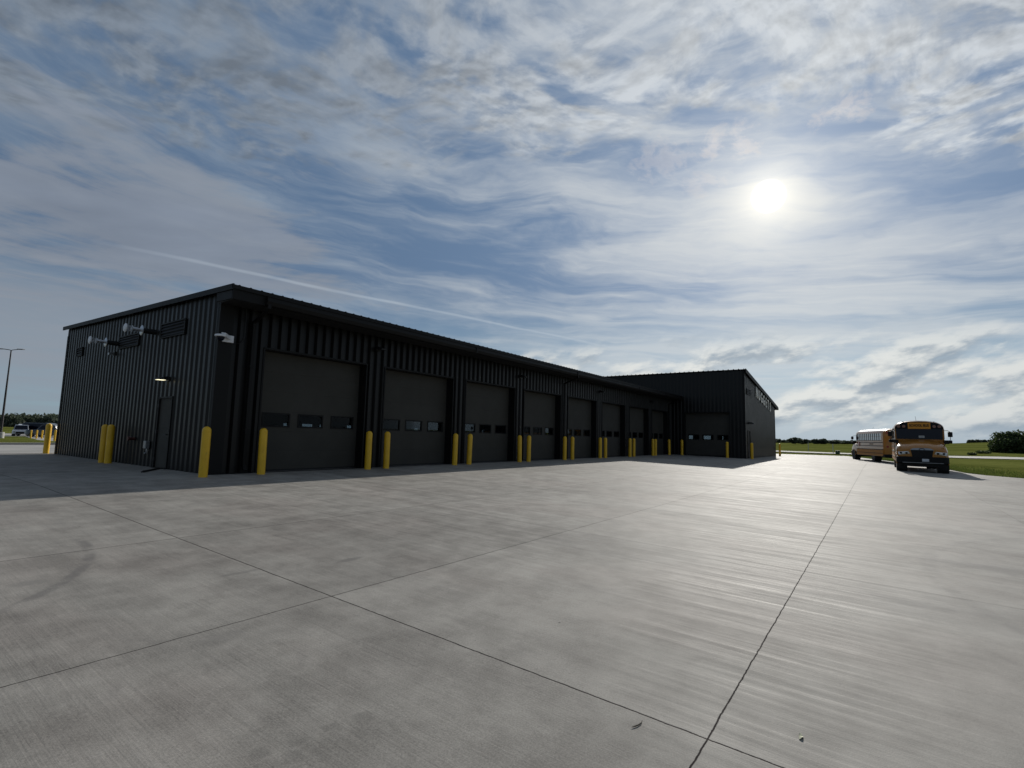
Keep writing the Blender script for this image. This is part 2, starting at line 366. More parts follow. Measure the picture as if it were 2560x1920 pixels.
# ------------------------------------------------------------------ mesh helpers
class MB:
    def __init__(s): s.v = []; s.f = []; s.m = []
    def quad(s, pts, mi=0):
        n = len(s.v); s.v += [tuple(p) for p in pts]; s.f.append(tuple(range(n, n+len(pts)))); s.m.append(mi); return s
    def box(s, x0, x1, y0, y1, z0, z1, mi=0):
        n = len(s.v)
        s.v += [(x0,y0,z0),(x1,y0,z0),(x1,y1,z0),(x0,y1,z0),(x0,y0,z1),(x1,y0,z1),(x1,y1,z1),(x0,y1,z1)]
        for f in ((0,3,2,1),(4,5,6,7),(0,1,5,4),(1,2,6,5),(2,3,7,6),(3,0,4,7)): s.f.append(tuple(n+i for i in f)); s.m.append(mi)
        return s
    def hull(s, a, b, mi=0):      # joins two equal loops a, b with caps
        n = len(s.v); k = len(a); s.v += [tuple(p) for p in a] + [tuple(p) for p in b]
        for i in range(k):
            j = (i+1) % k; s.f.append((n+i, n+j, n+k+j, n+k+i)); s.m.append(mi)
        s.f.append(tuple(n+i for i in reversed(range(k)))); s.f.append(tuple(n+k+i for i in range(k))); s.m += [mi, mi]
        return s
    def loft(s, loops, mi=0, cap=True, closed=True):
        n = len(s.v); k = len(loops[0])
        for l in loops: s.v += [tuple(p) for p in l]
        for a in range(len(loops)-1):
            for i in range(k if closed else k-1):
                j = (i+1) % k; s.f.append((n+a*k+i, n+a*k+j, n+(a+1)*k+j, n+(a+1)*k+i)); s.m.append(mi)
        if cap:
            s.f.append(tuple(n+i for i in reversed(range(k)))); s.f.append(tuple(n+(len(loops)-1)*k+i for i in range(k))); s.m += [mi, mi]
        return s
    def tube(s, pts, r, n=10, mi=0):
        loops = []
        for i, p in enumerate(pts):
            p = Vector(p); a = Vector(pts[max(0, i-1)]); b = Vector(pts[min(len(pts)-1, i+1)])
            d = (b-a).normalized(); h = Vector((0, 0, 1)) if abs(d.z) < .9 else Vector((1, 0, 0))
            u = d.cross(h).normalized(); w = u.cross(d)
            ri = r[i] if isinstance(r, (list, tuple)) else r
            loops.append([p + (u*math.cos(2*math.pi*k/n) + w*math.sin(2*math.pi*k/n))*ri for k in range(n)])
        return s.loft(loops, mi)
    def build(s, name, mats, parent=None, smooth=None, bevel=0, loc=None):
        me = bpy.data.meshes.new(name); me.from_pydata(s.v, [], s.f)
        bm = bmesh.new(); bm.from_mesh(me); bmesh.ops.recalc_face_normals(bm, faces=bm.faces); bm.to_mesh(me); bm.free()
        if not isinstance(mats, (list, tuple)): mats = [mats]
        for q in mats: me.materials.append(MT[q] if isinstance(q, str) else q)
        for i, pl in enumerate(me.polygons): pl.material_index = s.m[i] if i < len(s.m) else 0
        ob = bpy.data.objects.new(name, me); COL.objects.link(ob)
        if parent: ob.parent = parent
        if loc: ob.location = loc
        if smooth is not None:
            for pl in me.polygons: pl.use_smooth = True
            me.set_sharp_from_angle(angle=rad(smooth))
        if bevel:
            b = ob.modifiers.new('bevel', 'BEVEL'); b.width = bevel; b.segments = 2; b.limit_method = 'ANGLE'
        return ob
def tag(o, label=None, cat=None, group=None, kind=None):
    if label: o['label'] = label
    if cat: o['category'] = cat
    if group: o['group'] = group
    if kind: o['kind'] = kind
    return o
def empty(name, loc=(0, 0, 0), rz=0):
    o = bpy.data.objects.new(name, None); o.empty_display_size = .3; COL.objects.link(o); o.location = loc; o.rotation_euler = (0, 0, rz); return o
def copy_tree(o, parent=None):
    c = o.copy(); COL.objects.link(c)
    if parent: c.parent = parent
    for ch in [k for k in COL.objects if k.parent == o]: copy_tree(ch, c)
    return c

# ------------------------------------------------------------------ ground
def lerp(a, b, t): return a+(b-a)*t
def interp(x, xs, ys):
    if x <= xs[0]: return ys[0]
    for i in range(len(xs)-1):
        if x <= xs[i+1]: return lerp(ys[i], ys[i+1], (x-xs[i])/(xs[i+1]-xs[i]))
    return ys[-1]
def sstep(a, b, v):
    t = min(1, max(0, (v-a)/(b-a))); return t*t*(3-2*t)
def H(x, y):
    s = interp(x, [12, 38, 60], [1, .68, .95])
    z = -.0265*max(0, 14.2-y)*s
    if y > 13.2: z = -.0265*s*max(0, (15.2-y)**2/4.0) if y < 15.2 else 0
    z = max(z, -.62)
    if y > 30: z = -.0105*min(y-30, 60)
    d = math.hypot(x, y); a = math.degrees(math.atan2(y, x))
    if d > 95:
        A = interp(a, [-20, -8, -4, 0, 10, 60, 80, 90], [6.2, 6.0, 4.0, 2.2, 1.6, 1.9, 1.9, 1.9]) if x > 0 else 1.9
        z += (A)*sstep(95, 520, d)
        if d > 150: z += .35*sstep(150, 400, d)*mnoise.noise(Vector((x*.006, y*.006, 0)))
    return z
def axis(lo, hi, fine0, fine1, step, grow=1.22):
    a = []; v = fine0
    while v <= fine1+1e-6: a.append(v); v += step
    s = step; v = fine1
    while v < hi: s *= grow; v += s; a.append(v)
    s = step; v = fine0; b = []
    while v > lo: s *= grow; v -= s; b.append(v)
    return b[::-1] + a
xs = axis(-400, 2500, -20, 140, 2.0, 1.15); ys = axis(-1500, 1800, -40, 80, 2.0, 1.15)
g = MB()
for xx in xs:
    for yy in ys: g.v.append((xx, yy, H(xx, yy)-.07))
ny = len(ys)
for i in range(len(xs)-1):
    for k in range(ny-1): g.f.append((i*ny+k, (i+1)*ny+k, (i+1)*ny+k+1, i*ny+k+1)); g.m.append(0)
tag(g.build('grass_field', 'grass', smooth=60), 'wide green mown field running to the horizon', 'field', kind='structure')

def sheet(name, x0, x1, ylo, yhi, dz, mat, label, cat, nx=None, ny=40, thick=.0):
    g = MB(); nx = nx or int((x1-x0)/1.0)
    for i in range(nx+1):
        xx = lerp(x0, x1, i/nx); a = ylo(xx); b = yhi(xx)
        for k in range(ny+1):
            yy = lerp(a, b, k/ny); g.v.append((xx, yy, H(xx, yy)+dz))
    for i in range(nx):
        for k in range(ny): g.f.append((i*(ny+1)+k, (i+1)*(ny+1)+k, (i+1)*(ny+1)+k+1, i*(ny+1)+k+1)); g.m.append(0)
    n = (ny+1)
    if thick:           # edge skirts
        for row in (0, ny):
            for i in range(nx):
                a = g.v[i*n+row]; b = g.v[(i+1)*n+row]
                g.quad([a, b, (b[0], b[1], b[2]-thick), (a[0], a[1], a[2]-thick)])
        for k in range(ny):
            a = g.v[nx*n+k]; b = g.v[nx*n+k+1]; g.quad([a, b, (b[0], b[1], b[2]-thick), (a[0], a[1], a[2]-thick)])
    return tag(g.build(name, mat, smooth=30), label, cat, kind='structure')
ylo = lambda x: interp(x, [-20, 33.5, 36.5, 37.6, 38.6, 40, 42.4, 47, 60, 79], [-18, -18, -11.5, -8.5, -6.5, -5.0, -4.35, -4.1, -2.6, 3.2])
yhi = lambda x: interp(x, [-20, 61.5, 63, 66, 70, 79], [29.5, 29.5, 18, 13, 9.2, 3.4])
sheet('concrete_yard', -20, 79, ylo, yhi, 0, 'concrete', 'pale broomed concrete yard with dark joints in front of the garage', 'pavement', nx=198, ny=60, thick=.12)
sheet('driveway', -40, 60, lambda x: 29.5, lambda x: 48.4, 0, 'plainc', 'concrete driveway passing behind the garage', 'driveway', nx=60, ny=16, thick=.1)
BX = lambda y: interp(y, [48.9, 50, 60, 67, 80, 104], [12.2, 12.9, 13.3, 13.8, 16.1, 19.8])
def side_sheet(name, xa, xb, y0, y1, dz, mat, label, cat, n=28, m=10):
    g = MB()
    for i in range(n+1):
        yy = lerp(y0, y1, i/n)
        for k in range(m+1):
            xx = lerp(xa(yy), xb(yy), k/m); g.v.append((xx, yy, H(xx, yy)+dz))
    for i in range(n):
        for k in range(m): g.f.append((i*(m+1)+k, (i+1)*(m+1)+k, (i+1)*(m+1)+k+1, i*(m+1)+k+1)); g.m.append(0)
    for i in range(n):
        p, q = g.v[i*(m+1)+m], g.v[(i+1)*(m+1)+m]; g.quad([p, q, (q[0], q[1], q[2]-.25), (p[0], p[1], p[2]-.25)])
    tag(g.build(name, mat), label, cat, kind='structure')
side_sheet('turf_island', lambda y: -40, BX, 48.9, 100, .12, 'grass', 'mown turf island behind the kerb beside the light pole', 'lawn')
side_sheet('sidewalk', lambda y: BX(y)+.25, lambda y: 70, 48.9, 104, .02, 'plainc', 'concrete apron around the row of far bollards', 'pavement')
side_sheet('parking_lot', lambda y: -40, lambda y: 80, 100, 136, 0, 'plainc', 'far concrete parking strip with parked cars', 'parking lot')
g = MB()     # kerb along the driveway
for i in range(50):
    x0 = lerp(-40, 60, i/50); x1 = lerp(-40, 60, (i+1)/50); g.box(x0, x1, 48.4, 48.9, H(x0, 48.6)-.1, H(x0, 48.6)+.14)
tag(g.build('kerb', 'plainc'), 'low concrete kerb along the far side of the driveway', 'kerb', kind='structure')
# road beyond the grass
g = MB()
nearp = [(70, 40), (74, 22), (81.4, 11.3), (98, 0.5), (112, -8), (118, -19), (118, -45), (112, -90)]
farp = [(78, 46), (83, 24), (90.5, 12.9), (107, 1.5), (127, -6), (136, -19), (137, -46), (132, -92)]
rows = []
for i in range(len(nearp)-1):
    for s in range(8):
        tt = s/8
        rows.append(((lerp(nearp[i][0], nearp[i+1][0], tt), lerp(nearp[i][1], nearp[i+1][1], tt)), (lerp(farp[i][0], farp[i+1][0], tt), lerp(farp[i][1], farp[i+1][1], tt))))
for i in range(len(rows)-1):
    for k in range(5):
        q = []
        for (r, kk) in ((i, k), (i+1, k), (i+1, k+1), (i, k+1)):
            a, b = rows[r]; xx = lerp(a[0], b[0], kk/5); yy = lerp(a[1], b[1], kk/5); q.append((xx, yy, H(xx, yy)+.03))
        g.quad(q)
tag(g.build('road', 'gravel'), 'pale road crossing the grass beyond the yard', 'road', kind='structure')

# short turf tufts along the right-hand edge of the yard (uncountable)
g = MB(); rnd = random.Random(3)
for i in range(14000):
    xx = 36 + 50*rnd.random()**1.3; e = ylo(xx) if xx < 79 else 3
    yy = e - .03 - abs(rnd.gauss(0, 1))*(2.5 if i % 2 else .35)
    if math.hypot(xx, yy) < 30: continue
    zz = H(xx, yy)-.07; a = rnd.random()*6.28; h = .06+.10*rnd.random(); w = .02+.03*rnd.random()
    ca, sa = math.cos(a)*w, math.sin(a)*w
    g.quad([(xx-ca, yy-sa, zz), (xx+ca, yy+sa, zz), (xx+ca*.2+rnd.gauss(0, .02), yy+sa*.2+rnd.gauss(0, .02), zz+h)])
tag(g.build('grass', 'blade'), 'short rough grass along the edge of the concrete yard', 'grass', kind='stuff')

# ------------------------------------------------------------------ buildings
RP = .305
PROF = [(0, 0), (.115, 0), (.145, 1), (.260, 1), (.305, 0)]     # ribbed sheet: raised flats and recessed flats
def ribbed(g, org, du, nrm, u0, u1, z0, z1, depth=.095, back=.17):
    """ribbed sheet from u0 to u1 along du; z0/z1 numbers or functions of u; nrm points outdoors"""
    f0 = z0 if callable(z0) else (lambda u: z0); f1 = z1 if callable(z1) else (lambda u: z1)
    us = [(u0, None)]
    k = math.floor(u0/RP)-1
    while k*RP < u1+RP:
        for (a, d) in PROF[:-1]:
            u = k*RP+a
            if u0+1e-4 < u < u1-1e-4: us.append((u, d))
        k += 1
    us.append((u1, None))
    def dep(u):
        a = u % RP
        for i in range(4):
            if PROF[i][0] <= a <= PROF[i+1][0]:
                return lerp(PROF[i][1], PROF[i+1][1], (a-PROF[i][0])/(PROF[i+1][0]-PROF[i][0]))
        return 0
    def pt(u, off, z): return (org[0]+du[0]*u-nrm[0]*off, org[1]+du[1]*u-nrm[1]*off, z)
    L = [(u, dep(u)*depth) for (u, _) in us]
    for i in range(len(L)-1):
        (a, da), (b, db) = L[i], L[i+1]
        g.quad([pt(a, da, f0(a)), pt(b, db, f0(b)), pt(b, db, f1(b)), pt(a, da, f1(a))])
    # thickness: back, ends, bottom, top
    g.quad([pt(u0, back, f0(u0)), pt(u1, back, f0(u1)), pt(u1, back, f1(u1)), pt(u0, back, f1(u0))])
    for u, d in (L[0], L[-1]): g.quad([pt(u, d, f0(u)), pt(u, back, f0(u)), pt(u, back, f1(u)), pt(u, d, f1(u))])
    for f in (f0, f1):
        g.quad([pt(u, d, f(u)) for u, d in L] + [pt(u1, back, f(u1)), pt(u0, back, f(u0))])
def wall(name, parent, org, du, nrm, u0, u1, z0, z1, holes=(), depth=.095):
    g = MB(); cuts = sorted(set([u0, u1]+[h[0] for h in holes]+[h[1] for h in holes]))
    cuts = [c for c in cuts if u0 <= c <= u1]
    f1 = z1 if callable(z1) else (lambda u: z1)
    for a, b in zip(cuts[:-1], cuts[1:]):
        mid = (a+b)/2; hs = [h for h in holes if h[0] < mid < h[1]]
        if not hs: ribbed(g, org, du, nrm, a, b, z0, f1, depth)
        else:
            h = hs[0]
            if h[2] > z0+.01: ribbed(g, org, du, nrm, a, b, z0, h[2], depth)
            ribbed(g, org, du, nrm, a, b, h[3], f1, depth)
    return g.build(name, 'panel', parent)

X0, X1, Y0, Y1 = 6.45, 44.3, 14.55, 28.5
DW, DH, PITCH, DX0 = 3.66, 3.59, 4.53, 7.77
garage = empty('garage_building', (X0, Y0, 0)); tag(garage, 'long low black metal garage with eight overhead doors in a row', 'garage')
LOC = garage.location
def P_(o, par=garage):      # parent keeping world placement
    o.parent = par; o.location = (-par.location.x, -par.location.y, -par.location.z); return o
zroof = lambda y: 4.72 + (y-13.7)*.0287
ds = [DX0+PITCH*i for i in range(8)]
w = wall('front_wall', None, (0, Y0), (1, 0), (0, -1), X0, X1, -.05, 4.80, [(a, a+DW, 0, DH) for a in ds]); P_(w)
SD0, SD1, SDH = 17.10, 18.10, 2.17
w = wall('side_wall', None, (X0, 0), (0, 1), (-1, 0), Y0, Y1, -.05, lambda u: zroof(u)+.25, [(SD0, SD1, 0, SDH)], .040); P_(w)
rear_win = [(16.55, 16.85), (17.75, 18.45), (18.95, 19.12), (20.97, 21.45), (27.0, 27.4), (31.6, 31.9), (35.1, 35.4)]
w = wall('rear_wall', None, (0, Y1), (1, 0), (0, 1), X0, X1, -.05, 5.36, [(a, b, 1.40, 1.66) for a, b in rear_win]); P_(w)
for a, b in rear_win:
    g = MB(); g.box(a, b, Y1-.07, Y1-.06, 1.40, 1.66); P_(g.build('rear_window', 'glass'))
g = MB(); g.box(X0+.13, X1, Y0+.6, Y1-.13, -.06, -.01); P_(g.build('floor_slab', 'inside'))
# roof: slab with overhang, standing ribs on the edge
g = MB()
def roofpt(x, y, dz): return (x, y, zroof(y)+.33+dz)
ye, yb, xl = 13.70, 28.72, 6.34
g.hull([roofpt(xl, ye, -.06), roofpt(xl, yb, -.06), roofpt(xl, yb, 0), roofpt(xl, ye, 0)], [roofpt(X1, ye, -.06), roofpt(X1, yb, -.06), roofpt(X1, yb, 0), roofpt(X1, ye, 0)])
x = xl+.15
while x < X1-.1:
    a = ye-.015; g.hull([roofpt(x-.03, a, 0), roofpt(x+.03, a, 0), roofpt(x+.015, a, .016), roofpt(x-.015, a, .016)], [roofpt(x-.03, yb, 0), roofpt(x+.03, yb, 0), roofpt(x+.015, yb, .016), roofpt(x-.015, yb, .016)])
    x += RP
P_(g.build('roof', 'roofm'))
# rake trim on the gable side: two stepped bands
g = MB()
for (xa, xb, zt, zb, yy0, yb) in ((6.30, 6.338, .34, .19, ye-.05, 28.72), (6.335, 6.372, .19, -.05, ye+.02, Y0+.05)):
    g.hull([(xa, yy0, zroof(yy0)+zb), (xb, yy0, zroof(yy0)+zb), (xb, yy0, zroof(yy0)+zt), (xa, yy0, zroof(yy0)+zt)],
           [(xa, yb, zroof(yb)+zb), (xb, yb, zroof(yb)+zb), (xb, yb, zroof(yb)+zt), (xa, yb, zroof(yb)+zt)])
P_(g.build('rake_trim', 'trim'))
g = MB(); g.box(6.37, X0-.07, ye+.06, Y0+.04, 4.66, 4.70); P_(g.build('soffit_end', 'soffit'))
g = MB(); g.box(X0-.06, X1, ye+.05, Y0-.002, 4.68, 4.72); P_(g.build('soffit', 'soffit'))
# eave fascia (bare part by the corner), then the gutter
g = MB(); g.box(6.30, X1, ye-.045, ye-.01, 4.93, 5.04); g.box(6.335, X1, ye-.005, ye+.045, 4.66, 4.93); P_(g.build('fascia', 'trim'))
g = MB(); x0g = 7.22
g.loft([[(x, ye-.008, 4.90), (x, ye-.008, 4.68), (x, ye-.09, 4.68), (x, ye-.135, 4.78), (x, ye-.125, 4.89), (x, ye-.145, 4.905), (x, ye-.145, 4.92), (x, ye-.11, 4.92), (x, ye-.11, 4.90)] for x in (x0g, X1-.02)])
for xx in (16.3, 25.25, 34.4): g.box(xx-.04, xx+.04, ye-.155, ye-.14, 4.68, 4.92)
P_(g.build('gutter', 'trim'))
def downspout(x, xg):
    g = MB(); s = .045
    pth = [(xg, ye-.07, 4.70), (xg, ye-.07, 4.60), (x, Y0-.07, 4.30), (x, Y0-.07, .22), (x, Y0-.16, .10)]
    for a, b in zip(pth[:-1], pth[1:]):
        d = (Vector(b)-Vector(a)).normalized(); hx = Vector((s, 0, 0)); hy = d.cross(Vector((1, 0, 0)))
        hy = hy.normalized()*s*.8
        A, B = Vector(a)-d*.02, Vector(b)+d*.02
        g.hull([A-hx-hy, A+hx-hy, A+hx+hy, A-hx+hy], [B-hx-hy, B+hx-hy, B+hx+hy, B-hx+hy])
    for zz in (1.2, 3.0): g.box(x-.07, x+.07, Y0-.115, Y0-.002, zz, zz+.04)
    P_(g.build('downspout', 'trim'))
downspout(7.36, 7.30); downspout(25.35, 25.35); downspout(43.4, 43.4)
# corner trim and door jambs
g = MB(); g.box(X0-.012, X0+.36, Y0-.014, Y0+.06, -.05, 4.67); g.box(X0-.014, X0+.02, Y0-.012, Y0+.12, -.05, 4.67); P_(g.build('corner_trim', 'trim'))
g = MB(); g.box(X0-.012, X0+.10, Y1-.10, Y1+.012, -.05, 5.08); P_(g.build('corner_trim', 'trim'))
g = MB()
for y in (Y0,): g.box(X0-.02, X1, Y0-.02, Y0-.005, -.04, .02)
P_(g.build('base_trim', 'trim'))
MT_door = ['door', 'seal']
WN = [(.27, 1.09), (1.44, 2.26), (2.64, 3.46)]
# sub-parts must stay two levels down: garage > overhead_door > window; the frame joins the panel's object
def door_part(a, par, rot=0, org=(0, 0), lights=True, zoff=0):
    """overhead door as garage > overhead_door (panel mesh) > door_frame, window"""
    yr = .35; g = MB(); cuts = [.0]+[c for (u, v) in WN for c in (u, v)]+[DW]; zb, zt = 1.37, 1.71
    g.box(0, DW, yr, yr+.05, .05, zb); g.box(0, DW, yr, yr+.05, zt, DH)
    for u, v in zip(cuts[::2], cuts[1::2]): g.box(u, v, yr, yr+.05, zb, zt)
    g.box(0.01, DW-.01, yr+.005, yr+.045, 0, .05, 1)
    d = g.build('overhead_door', ['door', 'seal'])
    g = MB()
    for xx0, xx1 in ((-.05, -.002), (DW+.002, DW+.05)): g.box(xx0+.0, xx1, -.025, yr+.12, -.04, DH+.05)
    g.box(-.002, DW+.002, -.026, yr+.12, DH+.002, DH+.06)
    g.build('door_frame', 'trim', d)
    for u, v in WN:
        g = MB(); b = .045
        g.box(u-b, v+b, yr-.014, yr-.001, zb-b, zb, 0); g.box(u-b, v+b, yr-.014, yr-.001, zt, zt+b, 0)
        g.box(u-b, u, yr-.014, yr-.001, zb, zt, 0); g.box(v, v+b, yr-.014, yr-.001, zb, zt, 0)
        g.box(u, v, yr+.02, yr+.028, zb, zt, 1)
        g.build('window', ['trim', 'glass'], d)
    d.parent = par; d.rotation_euler = (0, 0, rot); d.location = (org[0]-par.location.x, org[1]-par.location.y, 0-par.location.z)
    return d
first = door_part(0, garage, 0, (ds[0], Y0))
for a in ds[1:]:
    c = copy_tree(first); c.parent = garage; c.location = (a-LOC.x, 0, 0)
# interior partition blocks so that glass looks into a dark hall with shapes in it
def side_door(par, org, rot, w, h, swing=1):
    """steel service door; local x runs along the wall, -y is outdoors"""
    g = MB(); g.box(.05, w-.05, .02, .06, .02, h-.05); d = g.build('door', 'door')
    g = MB(); g.box(0, .05, -.03, .09, 0, h); g.box(w-.05, w, -.03, .09, 0, h); g.box(.05, w-.05, -.03, .09, h-.05, h); g.box(0.0, w, -.06, .10, -.03, .018)
    g.build('door_frame', 'trim', d)
    for zz in (.22, 1.05, 1.85):
        g = MB(); hx = .05 if swing > 0 else w-.05; g.box(hx-.018, hx+.018, -.045, .018, zz, zz+.11); g.build('hinge', 'dark', d)
    g = MB(); k = w-.13 if swing > 0 else .13; s = -1 if swing > 0 else 1
    g.box(k-.03, k+.03, 0.0, .019, .93, 1.13); g.tube([(k, .0, 1.02), (k, -.07, 1.02)], .012, 8); g.tube([(k, -.07, 1.02), (k+s*.14, -.07, 1.015)], .011, 8)
    g.box(k-.02, k+.02, -.02, 0.0, 1.10, 1.16)
    g.build('handle', 'dark', d)
    d.parent = par; d.rotation_euler = (0, 0, rot); d.location = (org[0]-par.location.x, org[1]-par.location.y, -par.location.z)
    return d
side_door(garage, (X0, SD1), -math.pi/2, SD1-SD0, SDH, swing=1)
g = MB(); g.box(X0+.4, X1-.2, 22.2, 22.3, 2.3, 4.6); P_(g.build('inner_beam', 'inside'))

# tall hall
TX0, TX1, TY0, TY1 = 44.3, 59.0, 8.6, 29.0
hall = empty('hall_building', (TX0, TY0, 0)); tag(hall, 'tall black metal hall with a sloping roof at the far end of the yard', 'building')
LH = hall.location
zt_ = lambda x: 7.02-(x-TX0)*.133
def P2(o): return P_(o, hall)
HB = -.45
hd0, hd1 = 9.80, 13.46
w = wall('west_wall', None, (TX0, 0), (0, 1), (-1, 0), TY0, TY1, HB, 7.0, [(hd0, hd1, 0, DH)], .022); P2(w)
w = wall('south_wall', None, (0, TY0), (1, 0), (0, -1), TX0, TX1, HB, lambda u: zt_(u)-.02, [(45.1, 46.05, 0, 2.16)], .03); P2(w)
w = wall('north_wall', None, (0, TY1), (1, 0), (0, 1), TX0, TX1, HB, lambda u: zt_(u)-.02); P2(w)
ew = [(16.95, 17.75), (15.0, 15.75), (16.15, 16.25), (13.7, 13.8)]
w = wall('east_wall', None, (TX1, 0), (0, 1), (1, 0), TY0, TY1, HB, 5.05, [(a, b, 1.38, 1.80) for a, b in sorted(ew)]); P2(w)
for a, b in ew:
    g = MB(); g.box(TX1-.07, TX1-.06, a, b, 1.38, 1.80); P2(g.build('rear_window', 'glass'))
g = MB(); g.box(TX0+.45, TX1-.13, TY0+.13, TY1-.13, -.06, -.01); P2(g.build('floor_slab', 'inside'))
g = MB(); a, b = TX0-.10, 60.4
def tr(x, y, dz): return (x, y, zt_(x)+dz)
g.hull([tr(a, TY0-.10, 0), tr(a, TY1+.1, 0), tr(a, TY1+.1, .07), tr(a, TY0-.10, .07)], [tr(b, TY0-.10, 0), tr(b, TY1+.1, 0), tr(b, TY1+.1, .07), tr(b, TY0-.10, .07)])
y = TY0
while y < TY1:
    g.hull([tr(a-.01, y-.05, .07), tr(a-.01, y+.05, .07), tr(a-.01, y+.02, .12), tr(a-.01, y-.02, .12)], [tr(b, y-.05, .07), tr(b, y+.05, .07), tr(b, y+.02, .12), tr(b, y-.02, .12)]); y += .40
P2(g.build('roof', 'roofm'))
g = MB()
g.hull([tr(a-.02, TY0-.16, -.20), tr(a-.02, TY0-.103, -.20), tr(a-.02, TY0-.103, .11), tr(a-.02, TY0-.16, .11)], [tr(b, TY0-.16, -.20), tr(b, TY0-.103, -.20), tr(b, TY0-.103, .11), tr(b, TY0-.16, .11)])
P2(g.build('rake_trim', 'trim'))
g = MB(); g.box(60.40, 60.55, TY0-.16, TY1+.1, zt_(60.4)-.20, zt_(60.4)+.04); P2(g.build('gutter', 'trim'))
g = MB(); g.box(TX1+.01, 60.38, TY0-.10, TY1, 4.70, 4.74); P2(g.build('soffit', 'soffit'))
g = MB(); g.box(TX0-.014, TX0+.16, TY0-.014, TY0+.16, HB, 6.95); P2(g.build('corner_trim', 'trim'))
g = MB(); g.box(TX1-.16, TX1+.014, TY0-.014, TY0+.16, HB, 4.95); P2(g.build('corner_trim', 'trim'))
d = copy_tree(first); d.parent = hall; d.rotation_euler = (0, 0, -math.pi/2); d.location = (0, hd1-LH.y, 0)
side_door(hall, (45.1, TY0), 0, .95, 2.16, swing=-1)

# ------------------------------------------------------------------ things fixed to the walls
def louver(name, y0, y1, z0, z1, n, label, axis='x'):
    """hooded louvre on the side wall (faces -X), or on a wall facing -Y when axis is 'y'"""
    e = empty(name, (X0, y0, z0) if axis == 'x' else (y0, TY0, z0)); tag(e, label, 'vent', 'wall louvres')
    W, Hh = y1-y0, z1-z0
    def T(u, d, z): return (-d, u, z) if axis == 'x' else (u, -d, z)
    def bx(g, u0, u1, d0, d1, a, b):
        p, q = T(u0, d0, a), T(u1, d1, b); g.box(min(p[0], q[0]), max(p[0], q[0]), min(p[1], q[1]), max(p[1], q[1]), a, b)
    g = MB(); b = .04
    bx(g, 0, b, .003, .05, 0, Hh); bx(g, W-b, W, .003, .05, 0, Hh); bx(g, b, W-b, .003, .055, Hh-b, Hh); bx(g, b, W-b, .003, .05, 0, b)
    g.build('frame', 'trim', e)
    g = MB(); bx(g, b, W-b, .002, .012, b, Hh-b); g.build('backing', 'seal', e)
    for i in range(n):
        zc = b + (Hh-2*b)*(i+.5)/n; hh = (Hh-2*b)/n*.36
        g = MB(); A = [T(b, .02, zc+hh), T(b, .048, zc-hh*.6), T(b, .050, zc-hh*.6-.012), T(b, .02, zc+hh-.02)]
        B = [T(W-b, .02, zc+hh), T(W-b, .048, zc-hh*.6), T(W-b, .050, zc-hh*.6-.012), T(W-b, .02, zc+hh-.02)]
        g.hull(A, B); g.build('slat', 'trim', e)
louver('louver_vent', 16.65, 18.40, 4.02, 4.50, 4, 'largest black wall louvre, nearest the front corner of the low garage')
louver('louver_vent', 20.20, 22.05, 3.98, 4.42, 4, 'black wall louvre below the two flue pipes in the middle of the side wall')
louver('louver_vent', 26.15, 26.85, 4.05, 4.42, 3, 'small square black louvre near the rear end of the side wall')
louver('louver_vent', 44.95, 46.7, 5.12, 5.60, 4, 'black louvre beside the raised letters on the tall hall', axis='y')

def flue(y, z, L, label):
    e = empty('exhaust_flue', (X0, y, z)); tag(e, label, 'flue pipe', 'flue pipes on the side wall')
    def ring(x, r, n=20): return [(x, r*math.cos(2*math.pi*k/n), r*math.sin(2*math.pi*k/n)) for k in range(n)]
    g = MB(); g.loft([ring(.02, .085), ring(-L*.45, .085)]); g.build('sleeve', 'dark', e, smooth=40)
    g = MB(); g.loft([ring(-L*.45, .16), ring(-L*.45-.012, .165), ring(-L*.45-.02, .15)]); g.build('flange', 'galv', e, smooth=40)
    g = MB(); g.loft([ring(-L*.45-.02, .055), ring(-L*.80, .055)]); g.loft([ring(-L*.62, .066), ring(-L*.66, .066)]); g.build('pipe', 'galv', e, smooth=40)
    g = MB()
    for k in range(12):
        a = 2*math.pi*k/12; c, s = .085*math.cos(a), .085*math.sin(a)
        g.box(-L*.99, -L*.78, c-.006, c+.006, s-.006, s+.006)
    g.loft([ring(-L*.77, .10), ring(-L*.79, .10)])
    g.build('cage', 'galv', e)
    g = MB(); g.loft([ring(-L*.97, .135), ring(-L*1.0, .14), ring(-L*1.02, .12), ring(-L*1.03, .04)]); g.build('cap', 'white', e, smooth=40)
flue(18.96, 4.30, .82, 'bright metal flue pipe sticking out near the top louvre, the nearer of the two')
flue(22.18, 4.20, .84, 'bright metal flue pipe sticking out above the middle louvre, the farther of the two')

def wall_lamp(x, y, z, label, axis, lit=False, grp='wall lamps between the overhead doors', scale=1.0):
    e = empty('wall_lamp', (x, y, z), -math.pi/2 if axis == 'x' else 0); tag(e, label, 'wall lamp', grp)
    s = scale; g = MB()
    g.box(-.09*s, .09*s, -.05*s, -.002, -.09*s, .05*s); g.build('bracket', 'dark', e)
    g = MB()
    def sec(y, w, zt, zb): return [(-w*s, y*s, zb*s), (w*s, y*s, zb*s), (w*.72*s, y*s, zt*s), (-w*.72*s, y*s, zt*s)]
    g.loft([sec(-.052, .13, .07, -.05), sec(-.20, .17, .04, -.055), sec(-.36, .13, -.02, -.06)]); g.build('housing', 'dark', e, bevel=.01)
    g = MB(); g.box(-.11*s, .11*s, -.345*s, -.12*s, -.068*s, -.062*s); g.build('lens', 'lit' if lit else 'dark', e)
wall_lamp(X0, 17.55, 2.72, 'lit wedge lamp glowing over the side door of the low garage', 'x', True, 'wall lamps', .95)
